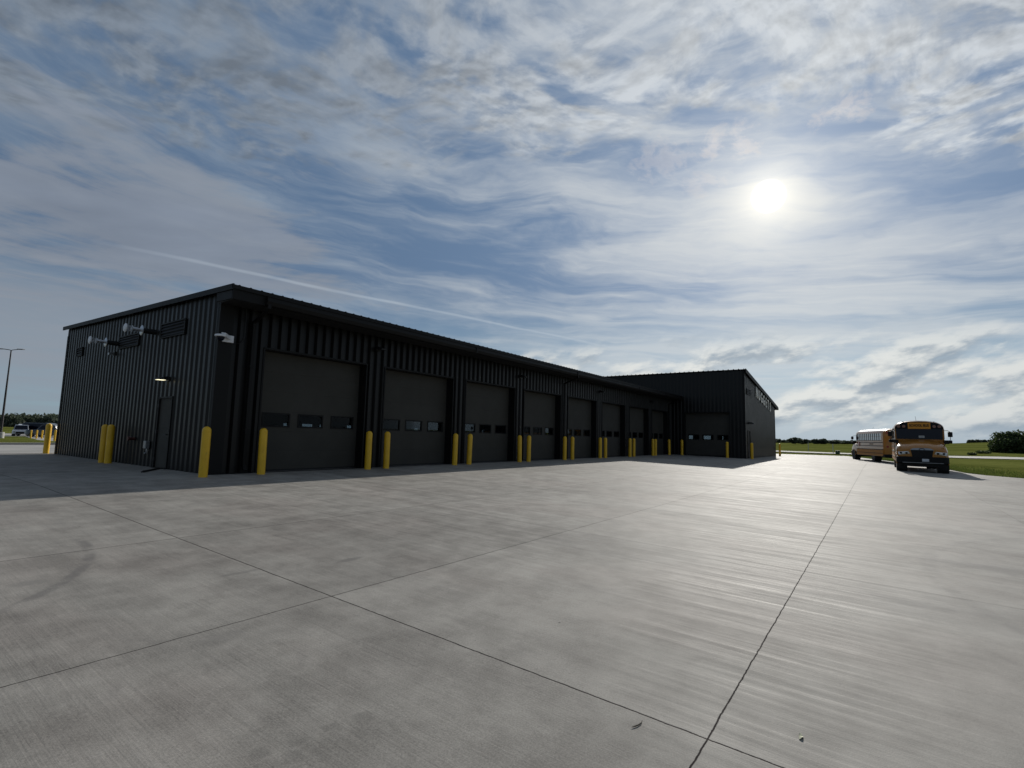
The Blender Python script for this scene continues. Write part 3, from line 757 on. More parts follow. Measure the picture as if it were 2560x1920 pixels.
for i, (xx, nm) in enumerate(((11.88, 'dark wall lamp between the first and second overhead doors from the corner'), (20.95, 'dark wall lamp between the third and fourth overhead doors'),
        (30.02, 'dark wall lamp between the fifth and sixth overhead doors'), (39.1, 'dark wall lamp between the seventh and eighth overhead doors'))):
    wall_lamp(xx, Y0, 4.24, nm, 'y')
wall_lamp(45.6, TY0, 2.78, 'dark wedge lamp over the service door of the tall hall', 'y', False, 'wall lamps', 1.25)
# small floodlight under the flues
e = empty('floodlight', (X0, 22.45, 3.86)); tag(e, 'tiny black box light on the side wall below the flue pipes', 'light')
g = MB(); g.box(-.05, -.002, -.10, .10, -.07, .07); g.build('box', 'dark', e)
g = MB(); g.hull([(-.05, -.05, -.04), (-.05, .05, -.04), (-.05, .05, .04), (-.05, -.05, .04)], [(-.20, -.07, -.07), (-.20, .07, -.07), (-.20, .07, .01), (-.20, -.07, .01)]); g.build('head', 'grey', e)

# security camera on the front corner
e = empty('security_camera', (X0+.10, Y0-.014, 3.71)); tag(e, 'white dome security camera on the front corner of the low garage', 'camera')
g = MB(); g.box(-.02, .27, -.07, -.002, -.10, .10); g.build('mount_plate', 'white', e, bevel=.012)
g = MB(); g.hull([(0.0, -.10, -.03), (.16, -.10, -.03), (.16, -.10, .07), (0.0, -.10, .07)], [(-.18, -.30, .02), (-.06, -.30, .02), (-.06, -.30, .11), (-.18, -.30, .11)]); g.box(.0, .16, -.10, -.07, -.03, .07); g.build('arm', 'white', e, bevel=.01)
g = MB(); n = 20
ring = lambda r, z: [(-.18+r*math.cos(2*math.pi*k/n), -.28+r*math.sin(2*math.pi*k/n), z) for k in range(n)]
g.loft([ring(.09, .055), ring(.145, .035), ring(.15, .0), ring(.14, -.015)]); g.build('housing', 'white', e, smooth=35)
g = MB(); g.loft([ring(.10, -.016), ring(.095, -.06), ring(.07, -.10), ring(.03, -.12)]); g.build('dome', 'tinted', e, smooth=50)
g = MB()
pts = [(.27, -.03, -.05)]
for k in range(9): a = k/8*math.pi/2; pts.append((.30+.28*math.sin(a), -.03, -.05-.06+.06*0+.28*(1-math.cos(a))-.0*a))
pts.append((.58, -.03, .50)); pts.append((.575, -.03, .95))
g.tube(pts, .010, 6); g.build('cable', 'dark', e, smooth=60)

# meter box with spout, red valve on the side wall
e = empty('hose_bib_box', (X0, 18.6, .44)); tag(e, 'small grey box with a spout low on the side wall beside the door', 'utility box')
g = MB(); g.box(-.13, -.002, -.09, .09, .12, .36); g.build('box', 'grey', e, bevel=.015)
g = MB(); g.tube([(-.05, .0, .12), (-.05, .0, .0), (-.11, .0, -.04)], .018, 8); g.tube([(-.05, .14, -.02), (-.05, -.02, -.02)], .012, 8); g.build('spout', 'galv', e, smooth=50)
e = empty('pipe_valve', (X0, 19.8, .84)); tag(e, 'dark red pipe connection low on the side wall', 'valve')
g = MB(); g.tube([(-.0, 0, 0), (-.16, 0, 0)], .05, 12); g.tube([(-.16, 0, .0), (-.20, 0, .0)], .07, 12); g.build('pipe', 'rust', e, smooth=40)
g = MB(); g.tube([(-.12, -.10, .03), (-.12, .12, .05)], .022, 8); g.build('handle', 'rust', e, smooth=40)
# outlet boxes between doors 2/3
for (xx, zz, lb) in ((16.28, .45, 'small pale outlet box low on the wall between the second and third overhead doors'),):
    g = MB(); g.box(-.05, .05, -.06, -.002, -.09, .09); o = g.build('outlet_box', 'grey', bevel=.01, loc=(xx, Y0, zz)); tag(o, lb, 'outlet box')
# hose on the ground
g = MB(); g.tube([(5.52, 16.20, .022), (5.9, 16.72, .024), (6.30, 17.28, .022), (6.40, 17.55, .022)], .028, 8)
tag(g.build('rubber_hose', 'dark', smooth=50), 'short black hose lying on the concrete by the side door', 'hose')

# raised letters
e = empty('wall_letters', (48.55, TY0, 5.2)); tag(e, 'raised pale capital letters spelling NUGGETS high on the tall hall', 'sign')
txt = 'NUGGETS'; slope = -.125
for i, ch in enumerate(txt):
    cu = bpy.data.curves.new('letter', 'FONT'); cu.body = ch; cu.size = 1.30; cu.extrude = .012; cu.offset = .030; cu.align_x = 'CENTER'; cu.resolution_u = 6
    tmp = bpy.data.objects.new('tmp', cu); COL.objects.link(tmp)
    dg = bpy.context.evaluated_depsgraph_get(); me = bpy.data.meshes.new_from_object(tmp.evaluated_get(dg)); bpy.data.objects.remove(tmp)
    me.materials.clear(); me.materials.append(MT['letter'])
    lo = bpy.data.objects.new('letter', me); COL.objects.link(lo); lo.parent = e
    lx = .55+i*1.135; lo.scale = (.86, 1, 1); lo.location = (lx, -.06, .03+lx*slope); lo.rotation_euler = (math.pi/2, -slope, 0)

# ------------------------------------------------------------------ bollards
def bollard_mesh(h=1.29, r=.105):
    n = 28; g = MB()
    rg = lambda r_, z: [(r_*math.cos(2*math.pi*k/n), r_*math.sin(2*math.pi*k/n), z) for k in range(n)]
    prof = [(r, -.12), (r, .0), (r*1.0, h-r)] + [(r*math.cos(a), h-r+r*math.sin(a)) for a in [math.pi/2*k/8 for k in range(1, 8)]] + [(r*.05, h)]
    g.loft([rg(a, b) for a, b in prof]); return g
b0 = bollard_mesh().build('bollard', 'bollard', smooth=45)
spots = [(6.13, 14.08, 'yellow bollard on the front corner of the low garage'),
 (6.10, 21.45, 'nearer yellow bollard of the close pair on the side wall'), (6.12, 20.95, 'x')]
first_b = [True]
def bollard(x, y, label, group, scale=1, tilt=(0, 0)):
    o = b0 if first_b[0] else b0.copy()
    if not first_b[0]: COL.objects.link(o)
    first_b[0] = False
    o.location = (x, y, H(x, y) if y < 60 else H(x, y)+.02); o.scale = (scale, scale, scale); o.rotation_euler = (rad(tilt[0]), rad(tilt[1]), random.random()*6.28); tag(o, label, 'bollard', group)
G1 = 'yellow bollards guarding the garage'
bollard(6.13, 14.05, 'yellow bollard standing on the front corner of the low garage', G1)
bollard(6.08, 21.35, 'farther and left yellow bollard of the close pair by the side wall', G1)
bollard(6.10, 20.85, 'nearer and right yellow bollard of the close pair by the side wall', G1)
bollard(6.30, 29.10, 'lone yellow bollard at the rear corner of the low garage, partly in sun', G1)
fx = [(7.66, 1), (11.34, 1), (12.14, 2), (15.72, 2), (16.62, 3), (20.38, 3), (21.16, 4), (24.74, 4), (25.62, 5), (29.2, 5), (29.95, 6), (33.9, 6), (34.6, 7), (38.4, 7), (38.95, 8), (42.2, 8)]
words = ['', 'first', 'second', 'third', 'fourth', 'fifth', 'sixth', 'seventh', 'eighth']
for i, (xx, k) in enumerate(fx):
    bollard(xx, 14.08, 'yellow bollard at the %s side of the %s overhead door from the near corner' % (('left', 'right')[i % 2], words[k]), G1, tilt=(random.gauss(0, .5), random.gauss(0, .5)))
bollard(43.7, 13.50, 'yellow bollard at the left side of the door in the tall hall', G1)
bollard(43.8, 9.90, 'yellow bollard at the right side of the door in the tall hall', G1)
bollard(44.25, 8.15, 'yellow bollard in front of the service door of the tall hall', G1)
bollard(60.6, 8.45, 'yellow bollard beyond the far right corner of the tall hall', G1)
G2 = 'small far bollards by the parking strip'
for (xx, yy, lb) in ((17.75, 89.8, 'leftmost of the small sunlit bollards in front of the parked cars'), (18.4, 90.2, 'second from left of the small sunlit bollards in front of the parked cars'),
                     (19.0, 90.5, 'small sunlit bollard just left of the big rear corner bollard'), (15.2, 67.7, 'small sunlit bollard between the rear corner bollard and the garage wall')):
    bollard(xx, yy, lb, G2, .88)

# ------------------------------------------------------------------ light pole
e = empty('light_pole', (13.75, 82.8, H(13.75, 82.8)+.10)); tag(e, 'tall dark double-armed light pole on a round concrete footing', 'light pole')
g = MB(); n = 24; rg = lambda r, z: [(r*math.cos(2*math.pi*k/n), r*math.sin(2*math.pi*k/n), z) for k in range(n)]
g.loft([rg(.33, -.05), rg(.33, .66), rg(.31, .70), rg(.28, .71)]); g.build('footing', 'conc_base', e, smooth=40)
g = MB(); g.loft([rg(.2, .71), rg(.2, .74), rg(.12, .76), rg(.06, 10.35)]); g.build('pole', 'pole', e, smooth=40)
ax = Vector((.60, -.80, 0))
ax = Vector((.58, -.81, 0))
for s in (-1, 1):
    g = MB(); g.tube([(0, 0, 10.30), tuple(ax*s*.15+Vector((0, 0, 10.38))), tuple(ax*s*.9+Vector((0, 0, 10.48)))], .04, 8)
    a = g.build('arm', 'pole', e, smooth=40)
    g = MB(); c = ax*s*1.15; pr = Vector((-ax.y, ax.x, 0))*.18; q = ax*.33; z = 10.48
    g.hull([tuple(c-q-pr+Vector((0, 0, z-.03))), tuple(c+q-pr+Vector((0, 0, z-.03))), tuple(c+q+pr+Vector((0, 0, z-.03))), tuple(c-q+pr+Vector((0, 0, z-.03)))],
           [tuple(c-q-pr*.8+Vector((0, 0, z+.05))), tuple(c+q-pr*.8+Vector((0, 0, z+.03))), tuple(c+q+pr*.8+Vector((0, 0, z+.03))), tuple(c-q+pr*.8+Vector((0, 0, z+.05)))])
    g.build('lamp_head', 'pole', e)

# ------------------------------------------------------------------ vehicles
def wheel(par, x, y, r, w, side, name='wheel', rim=True):
    n = 28; s = side
    rg = lambda rr_, yy: [(x+rr_*math.cos(2*math.pi*k/n), yy, r+rr_*math.sin(2*math.pi*k/n)) for k in range(n)]
    g = MB(); g.loft([rg(r*.62, y-s*w), rg(r*.95, y-s*w), rg(r, y-s*w*.85), rg(r, y-s*w*.15), rg(r*.95, y), rg(r*.62, y-s*.005)])
    t_ = g.build(name, 'rubber', par, smooth=40)
    if rim:
        g = MB(); g.loft([rg(r*.62, y-s*.02), rg(r*.55, y-s*.03), rg(r*.50, y-s*.10), rg(r*.22, y-s*.08), rg(r*.2, y-s*.0), rg(r*.05, y-s*.0)]); g.build('rim', 'rim', t_, smooth=35)
    return t_
def roof_section(x, w, zb, ztop, rc, n=8):
    """half-open bus section loop: bottom, sides, rounded roof"""
    pts = [(x, -w, zb), (x, w, zb), (x, w, ztop-rc)]
    for k in range(1, n): a = math.pi/2*k/n; pts.append((x, w-rc*1.25*(1-math.cos(a)), ztop-rc+rc*.86*math.sin(a)))
    pts.append((x, w*.35, ztop-.02)); pts.append((x, 0, ztop)); pts.append((x, -w*.35, ztop-.02))
    for k in range(n-1, 0, -1): a = math.pi/2*k/n; pts.append((x, -w+rc*1.25*(1-math.cos(a)), ztop-rc+rc*.86*math.sin(a)))
    pts.append((x, -w, ztop-rc))
    return pts
def text_mesh(body, size, mat, extrude=.004, offset=.0, name='lettering', parent=None, loc=(0, 0, 0), rot=(0, 0, 0), sx=1):
    cu = bpy.data.curves.new(name, 'FONT'); cu.body = body; cu.size = size; cu.extrude = extrude; cu.offset = offset; cu.align_x = 'CENTER'; cu.align_y = 'CENTER'; cu.resolution_u = 4
    tmp = bpy.data.objects.new('tmp', cu); COL.objects.link(tmp); dg = bpy.context.evaluated_depsgraph_get()
    me = bpy.data.meshes.new_from_object(tmp.evaluated_get(dg)); bpy.data.objects.remove(tmp); me.materials.clear(); me.materials.append(MT[mat])
    o = bpy.data.objects.new(name, me); COL.objects.link(o); o.parent = parent; o.location = loc; o.rotation_euler = rot; o.scale = (sx, 1, 1); return o
def school_bus(loc, rz, label, L=10.9, white=False):
    e = empty('school_bus', loc, rz); tag(e, label, 'school bus', 'parked school buses')
    W = 1.20; zb = .58; zt = 3.12; rc = .46; xf = -1.95; xr = -L
    g = MB()      # main body shell (x forward)
    secs = [roof_section(xf, W-.02, zb+.2, zt-.06, rc), roof_section(xf-.12, W, zb, zt-.02, rc), roof_section(xf-.5, W, zb, zt, rc), roof_section(xr+.4, W, zb, zt, rc), roof_section(xr+.05, W-.03, zb, zt-.06, rc), roof_section(xr, W-.10, zb+.05, zt-.20, rc)]
    g.loft(secs); g.build('body', 'busyel', e, smooth=35)
    g = MB()      # pale roof skin
    for a in ((xf-.5, xr+.45),):
        def cap(x):
            s = roof_section(x, W, zb, zt, rc); s = [p for p in s if p[2] > zt-.30]; return [(p[0], p[1]*1.004, p[2]+.008) for p in s]
        l1, l2 = cap(a[0]), cap(a[1]); n = len(g.v); k = len(l1); g.v += l1+l2
        for i in range(k-1): g.f.append((n+i, n+i+1, n+k+i+1, n+k+i)); g.m.append(0)
    g.build('roof', 'buswhite', e, smooth=60)
    g = MB()      # hood with flared wings
    def hs(x, w, zlo, zhi, cw, wing=0.0):
        return [(x, -w, zlo), (x, w, zlo), (x, w+wing*.02, zlo+(zhi-zlo)*.50), (x, w*.93, zlo+(zhi-zlo)*.72+wing*.3), (x, w*.80, zlo+(zhi-zlo)*.80+wing*.35), (x, cw, zhi-.06), (x, cw*.5, zhi), (x, -cw*.5, zhi), (x, -cw, zhi-.06), (x, -w*.80, zlo+(zhi-zlo)*.80+wing*.35), (x, -w*.93, zlo+(zhi-zlo)*.72+wing*.3), (x, -w-wing*.02, zlo+(zhi-zlo)*.50)]
    g.loft([hs(-.16, 1.06, .92, 1.42, .50), hs(-.26, 1.14, .88, 1.52, .52, .1), hs(-.6, 1.19, .90, 1.70, .60, .22), hs(-1.2, 1.19, .95, 1.84, .72, .16), hs(-1.75, 1.17, .90, 1.92, .85, .05), hs(xf-.02, 1.16, .80, 1.95, .95)])
    g.build('hood', 'busyel', e, smooth=30)
    for s in (-1, 1):      # wheel-arch lips
        g = MB(); pts = [(-.98+.60*math.cos(a), s*1.19, .50+.60*math.sin(a)) for a in [math.pi*k/12 for k in range(13)]]
        g.tube(pts, .03, 6); g.build('wheel_arch', 'busyel', e, smooth=50)
        g = MB(); n = 20; g.hull([(-.98+.56*math.cos(2*math.pi*k/n), s*1.205, .50+.56*math.sin(2*math.pi*k/n)) for k in range(n)], [(-.98+.56*math.cos(2*math.pi*k/n), s*.70, .50+.56*math.sin(2*math.pi*k/n)) for k in range(n)])
        g.build('wheel_well', 'seal', e)
    # grille, upper bright band, emblem
    g = MB(); g.hull([(-.135, -.52, 1.32), (-.135, .52, 1.32), (-.125, .44, .88), (-.125, -.44, .88)], [(-.30, -.52, 1.32), (-.30, .52, 1.32), (-.30, .44, .88), (-.30, -.44, .88)])
    gr = g.build('grille', 'busblack', e)
    g = MB()
    for k in range(7): z = .93+k*.058; hw = .44+(z-.88)/.44*.08-.03; g.box(-.120, -.112, -hw, hw, z, z+.014)
    g.build('grille_bars', 'dark', gr)
    g = MB(); g.hull([(-.118, -.56, 1.32), (-.118, .56, 1.32), (-.135, .40, 1.42), (-.14, 0, 1.445), (-.135, -.40, 1.42)], [(-.25, -.56, 1.32), (-.25, .56, 1.32), (-.25, .40, 1.42), (-.25, 0, 1.445), (-.25, -.40, 1.42)]); g.build('grille_band', 'grey', e)
    g = MB(); pts = [(-.108, .12*math.cos(a), 1.345+.075*math.sin(a)) for a in [math.pi*(k/12*1.3-.15) for k in range(13)]]; g.tube(pts, .017, 6); g.build('emblem', 'dark', e)
    for s in (-1, 1):
        g = MB(); g.hull([(-.15, s*.56, 1.10), (-.15, s*1.09, 1.02), (-.16, s*1.12, 1.19), (-.15, s*.62, 1.24)], [(-.30, s*.56, 1.10), (-.30, s*1.13, 1.02), (-.36, s*1.15, 1.19), (-.30, s*.62, 1.24)])
        hl = g.build('headlight', 'lens', e)
        g = MB(); n = 14
        for cy in (.72, .98): g.hull([(-.142, s*cy+.065*math.cos(2*math.pi*k/n), 1.13+.055*math.sin(2*math.pi*k/n)) for k in range(n)], [(-.16, s*cy+.065*math.cos(2*math.pi*k/n), 1.13+.055*math.sin(2*math.pi*k/n)) for k in range(n)])
        g.build('lamp', 'tinted', hl)
    g = MB(); g.loft([[(x, -w, .58), (x, w, .58), (x, w, .93), (x, -w, .93)] for x, w in ((-.0, 1.02), (-.05, 1.12), (-.18, 1.20), (-.42, 1.21))])
    g.build('bumper', 'busblack', e, bevel=.02)
    g = MB(); g.box(-.01, .012, -.93, .93, .575, .60); g.build('bumper_strip', 'grey', e)  # thin grey strip along the lower front edge of the bumper
    g = MB(); g.box(-.9, -.3, -.85, .85, .36, .56); g.box(-L+1, -1.0, -.45, .45, .42, .60); g.build('chassis', 'seal', e)
    g = MB(); g.box(.002, .012, -.02, .29, .66, .82); pl = g.build('number_plate', 'plate', e)
    # windshield, header, sign
    g = MB(); g.hull([(xf+.03, -1.10, 1.97), (xf+.03, 1.10, 1.97), (xf+.008, 1.13, 2.585), (xf+.008, -1.13, 2.585)], [(xf-.1, -1.07, 1.97), (xf-.1, 1.07, 1.97), (xf-.1, 1.09, 2.56), (xf-.1, -1.09, 2.56)]); ws = g.build('windshield', 'tinted', e)
    g = MB(); g.box(xf+.032, xf+.05, -.02, .26, 2.05, 2.19); g.build('windshield_reflection', 'grey', ws)  # grey plate on the glass, stands in for a window reflection
    for y0_, y1_ in ((-.85, -.1), (.75, .05)):
        g = MB(); g.tube([(xf+.03, y0_, 1.98), (xf+.02, y1_, 2.12)], .010, 5); g.build('wiper', 'dark', ws)
    s_ = [p for p in roof_section(0, W-.015, 0, zt-.055, rc) if p[2] > 2.57]
    lo = [(0, s_[0][1], 2.585)] + s_ + [(0, s_[-1][1], 2.585)]
    g = MB(); g.hull([(xf+.014, p[1]*.985, p[2]) for p in lo], [(xf-.05, p[1]*.985, p[2]) for p in lo]); g.build('header_panel', 'busblack', e)
    g = MB(); g.box(xf+.016, xf+.035, -.52, .57, 2.60, 2.99); sg = g.build('destination_sign', 'amber', e)
    text_mesh('SCHOOL BUS', .205, 'busblack', .003, .006, 'lettering', sg, (xf+.040, .02, 2.80), (math.pi/2, 0, math.pi/2), .76)
    for yy in (-.98, -.72, .74, .98):
        g = MB(); n = 16; g.hull([(xf+.045, yy+.085*math.cos(2*math.pi*k/n), 2.75+.085*math.sin(2*math.pi*k/n)) for k in range(n)], [(xf+.0, yy+.085*math.cos(2*math.pi*k/n), 2.75+.085*math.sin(2*math.pi*k/n)) for k in range(n)])
        g.build('warning_lamp', 'amberdk', e)
    for yy in (-.75, -.15, 0, .15, .75):
        g = MB(); g.box(xf-.20, xf-.14, yy-.03, yy+.03, zt-.09 if abs(yy) < .5 else zt-.14, zt-.03 if abs(yy) < .5 else zt-.07); g.build('marker_lamp', 'amberdk', e)
    g = MB(); g.tube([(xf-1.0, -.05, zt), (xf-1.12, -.08, zt+.30)], .008, 5); g.build('antenna', 'dark', e)
    for s in (-1, 1):       # mirrors
        g = MB(); g.tube([(xf+.05, s*1.15, 2.50), (xf+.25, s*1.33, 2.50), (xf+.33, s*1.43, 2.42), (xf+.33, s*1.43, 1.95), (xf+.22, s*1.30, 1.88), (xf+.03, s*1.12, 1.86)], .016, 6)
        mr = g.build('mirror', 'dark', e, smooth=50)
        g = MB(); g.box(xf+.30, xf+.40, s*1.43-.11, s*1.43+.11, 2.12, 2.42); g.build('mirror_head', 'busblack', mr, bevel=.03)
        g = MB(); g.box(xf+.12, xf+.42, s*1.32-.19, s*1.32+.19, 1.74, 1.93); g.build('mirror_lower', 'busblack', mr, bevel=.04)
        g = MB(); g.tube([(-.9, s*1.05, 1.55), (-.45, s*1.16, 1.80)], .014, 6); g.box(-.52, -.38, s*1.16-.10, s*1.16+.10, 1.70, 1.90); g.build('crossover_mirror', 'busblack', e)
    # side windows, rails, door
    for s in (-1, 1):
        n = 12 if s > 0 else 11; x0 = xf-.55 if s > 0 else xf-1.45; x1 = xr+.35; st = (x1-x0)/n
        for k in range(n):
            a, b = x0+st*k-.035, x0+st*(k+1)+.035
            g = MB(); g.box(min(a, b), max(a, b), *sorted((s*(W-.02), s*(W+.008))), 2.04, 2.34); g.box(min(a, b), max(a, b), *sorted((s*(W-.02), s*(W+.004))), 2.37, 2.66)
            wq = g.build('window', 'sideglass', e)
            g = MB(); g.box(x0+st*k-.05, x0+st*k+.05, *sorted((s*(W-.01), s*(W+.02))), 2.03, 2.67); g.build('frame', 'busblack', wq)
        g = MB(); g.box(xr+.12, xf-.12 if s > 0 else xf-1.2, *sorted((s*(W-.02), s*(W+.002))), .60, 1.158)
        g.build('skirt', 'dusty', e)
        g = MB(); g.box(x1-.0, x0, *sorted((s*(W+.003), s*(W+.018))), 1.99, 2.025); g.build('window_sill', 'busblack', e)
        for z0_, z1_ in ((1.80, 1.86), (1.48, 1.54), (1.16, 1.22), (.82, .86)):
            g = MB(); g.box(xr+.1, xf-.1 if s > 0 else xf-1.2, *sorted((s*(W+.002), s*(W+.022))), z0_, z1_); g.build('rub_rail', 'busblack' , e)
        if s < 0:
            g = MB(); g.box(xf-1.12, xf-.22, -W-.012, -W+.03, .72, 2.60); dr = g.build('entry_door', 'busblack', e)
            for q in (0, 1):
                g = MB(); g.box(xf-1.08+q*.45, xf-.70+q*.45, -W-.018, -W-.013, .95, 2.52); g.build('pane', 'tinted', dr)
        else:
            g = MB(); g.box(xf-.48, xf-.08, W-.02, W+.006, 2.0, 2.60); g.build('driver_window', 'tinted', e)
            n = 8; a = [(xf-1.0+.24*math.cos(2*math.pi*(k+.5)/n), W+.05, 1.68+.24*math.sin(2*math.pi*(k+.5)/n)) for k in range(n)]
            g = MB(); g.hull(a, [(p[0], W+.03, p[2]) for p in a]); g.build('stop_arm', 'red', e)
        text_mesh('SCHOOL BUS', .17, 'busblack', .002, .003, 'lettering', e, (xf-4.6, s*(W+.004), 1.67), (math.pi/2, 0, math.pi if s > 0 else 0), 1)
    # tail
    for s in (-1, 1):
        for zz, rr_ in ((2.72, .09), (1.45, .09)):
            g = MB(); n = 14; yy = s*.85; g.hull([(xr-.03, yy+rr_*math.cos(2*math.pi*k/n), zz+rr_*math.sin(2*math.pi*k/n)) for k in range(n)], [(xr+.08, yy+rr_*math.cos(2*math.pi*k/n), zz+rr_*math.sin(2*math.pi*k/n)) for k in range(n)]); g.build('tail_lamp', 'red', e)
    g = MB(); g.box(xr-.02, xr+.1, -.42, .42, .75, 2.55); rd = g.build('rear_door', 'busyel', e, bevel=.02)
    g = MB(); g.box(xr-.028, xr-.018, -.34, .34, 1.75, 2.45); g.build('pane', 'tinted', rd)
    g = MB(); g.box(xr-.18, xr+.2, -1.18, 1.18, .52, .76); g.build('rear_bumper', 'busblack', e, bevel=.02)
    for s in (-1, 1):
        wheel(e, -.98, s*1.17, .50, .28, s); wheel(e, -7.85 if L > 10.5 else -6.8, s*1.17, .50, .55, s)
    return e
BZ = lambda x, y: H(x, y)
b1 = school_bus((38.05, -2.08, BZ(42, -2)-.01), math.pi, 'yellow school bus facing the camera, the nearer of the two parked buses')
hd = math.atan2(1.8, 5.92); hx, hy = math.cos(hd), math.sin(hd)
fxw = Vector((65.6, 2.09)) ; cx = fxw.x + .98*hx + 1.17*hy; cy = fxw.y + .98*hy - 1.17*hx
b2 = school_bus((cx, cy, BZ(62, 1)-.02), hd, 'yellow school bus seen from its side behind the nearer bus, facing away to the left', L=9.6)

def car(loc, rz, kind, paint, label):
    e = empty('parked_car', loc, rz); tag(e, label, 'car', 'cars parked beyond the driveway')
    if kind == 'suv': prof = dict(L=4.8, W=.95, hood=.98, roof=1.75, cab=(-1.25, -4.3), ws=-1.75, tail=-4.72)
    elif kind == 'van': prof = dict(L=5.8, W=1.0, hood=1.10, roof=2.15, cab=(-.8, -5.6), ws=-1.5, tail=-5.72)
    else: prof = dict(L=5.6, W=.98, hood=1.15, roof=1.92, cab=(-1.5, -3.9), ws=-2.1, tail=-5.5)
    L, W = prof['L'], prof['W']
    def sc(x, w, a, b): return [(x, -w, a), (x, w, a), (x, w*1.0, lerp(a, b, .7)), (x, w*.93, b), (x, -w*.93, b), (x, -w, lerp(a, b, .7))]
    g = MB(); h = prof['hood']
    g.loft([sc(0, W*.82, .38, h*.72), sc(-.12, W*.92, .30, h*.86), sc(-.6, W, .28, h*.95), sc(prof['cab'][0], W, .28, h), sc(prof['tail']+.3, W, .28, h), sc(prof['tail'], W*.95, .40, h*.96)])
    g.build('body', paint, e, smooth=40)
    g = MB(); r = prof['roof']; a, b = prof['cab']; ws = prof['ws']
    def cs(x, w, z, lo=h-.02): return [(x, -W*.93, lo), (x, W*.93, lo), (x, w, z), (x, -w, z)]
    g.loft([cs(a, W*.9, h), cs(ws, W*.78, r-.06), cs(ws-.4, W*.80, r), cs(b+.5, W*.80, r-.02), cs(b+.05, W*.76, r-.12), cs(b-.35 if kind != 'van' else b, W*.88, h)])
    g.build('cabin', paint, e, smooth=35)
    g = MB()
    g.quad([(a-.05, -W*.80, h+.07), (a-.05, W*.80, h+.07), (ws+.03, W*.70, r-.10), (ws+.03, -W*.70, r-.10)]); g.v = [(p[0]+.035, p[1], p[2]+.02) for p in g.v]
    g.build('windshield', 'tinted', e)
    for s in (-1, 1):
        g = MB(); g.quad([(a-.30, s*W*.935, h+.05), (b+.15, s*W*.935, h+.05), (b+.40, s*W*.845, r-.14), (ws-.15, s*W*.845, r-.14)]); g.build('side_window', 'tinted', e)
        g = MB(); g.box(-.10, .0, s*W*.72-.14, s*W*.72+.14, h*.62, h*.78); g.build('headlight', 'lens', e)
        g = MB(); g.box(prof['tail']-.02, prof['tail']+.1, s*W*.8-.1, s*W*.8+.1, h*.62, h*.9); g.build('tail_light', 'red', e)
        for xx in (-.95, prof['tail']+1.05): wheel(e, xx, s*(W+.01), .37, .24, s)
    g = MB(); g.box(-.03, .03, -W*.5, W*.5, h*.40, h*.70); g.build('grille', 'busblack', e)
    return e
def gz(x, y): return H(x, y)+.01
car((20.1, 108.2, gz(20, 108)), rad(-104), 'suv', 'silver', 'silver car at the left end of the parked vehicles')
car((20.3, 103.6, gz(20, 103)), rad(133), 'truck', 'blackcar', 'dark pickup truck parked right behind the small bollards')
car((21.0, 114.6, gz(21, 114)), rad(127), 'van', 'bluecar', 'long dark van parked sideways behind the silver car')
car((24.6, 109.5, gz(24, 109)), rad(124), 'van', 'blackcar', 'black van parked behind the dark pickup, next to the garage corner')

# ------------------------------------------------------------------ small litter
g = MB(); pts = [(2.80, 1.150, 0), (2.815, 1.143, 0), (2.84, 1.132, 0), (2.87, 1.126, 0), (2.90, 1.131, 0)]
g.tube([(a, b, H(a, b)+.006) for a, b, _ in pts], [.0015, .003, .0035, .003, .001], 6); tag(g.build('twig', 'twigm', smooth=50), 'thin curved dark twig lying on the concrete near the front joint', 'twig')
g = MB(); cx_, cy_ = 3.32, .40; z = H(cx_, cy_)+.006
P1 = [(cx_+.024*math.cos(a)*(1+.3*math.sin(3*a)), cy_+.013*math.sin(a)*(1+.2*math.cos(2*a)), z+.006*math.sin(2*a)) for a in [2*math.pi*k/12 for k in range(12)]]
g.hull(P1, [(p[0], p[1], p[2]+.002) for p in P1]); tag(g.build('fallen_leaf', 'leafm'), 'pale dry leaf lying on the concrete at the lower right', 'leaf')

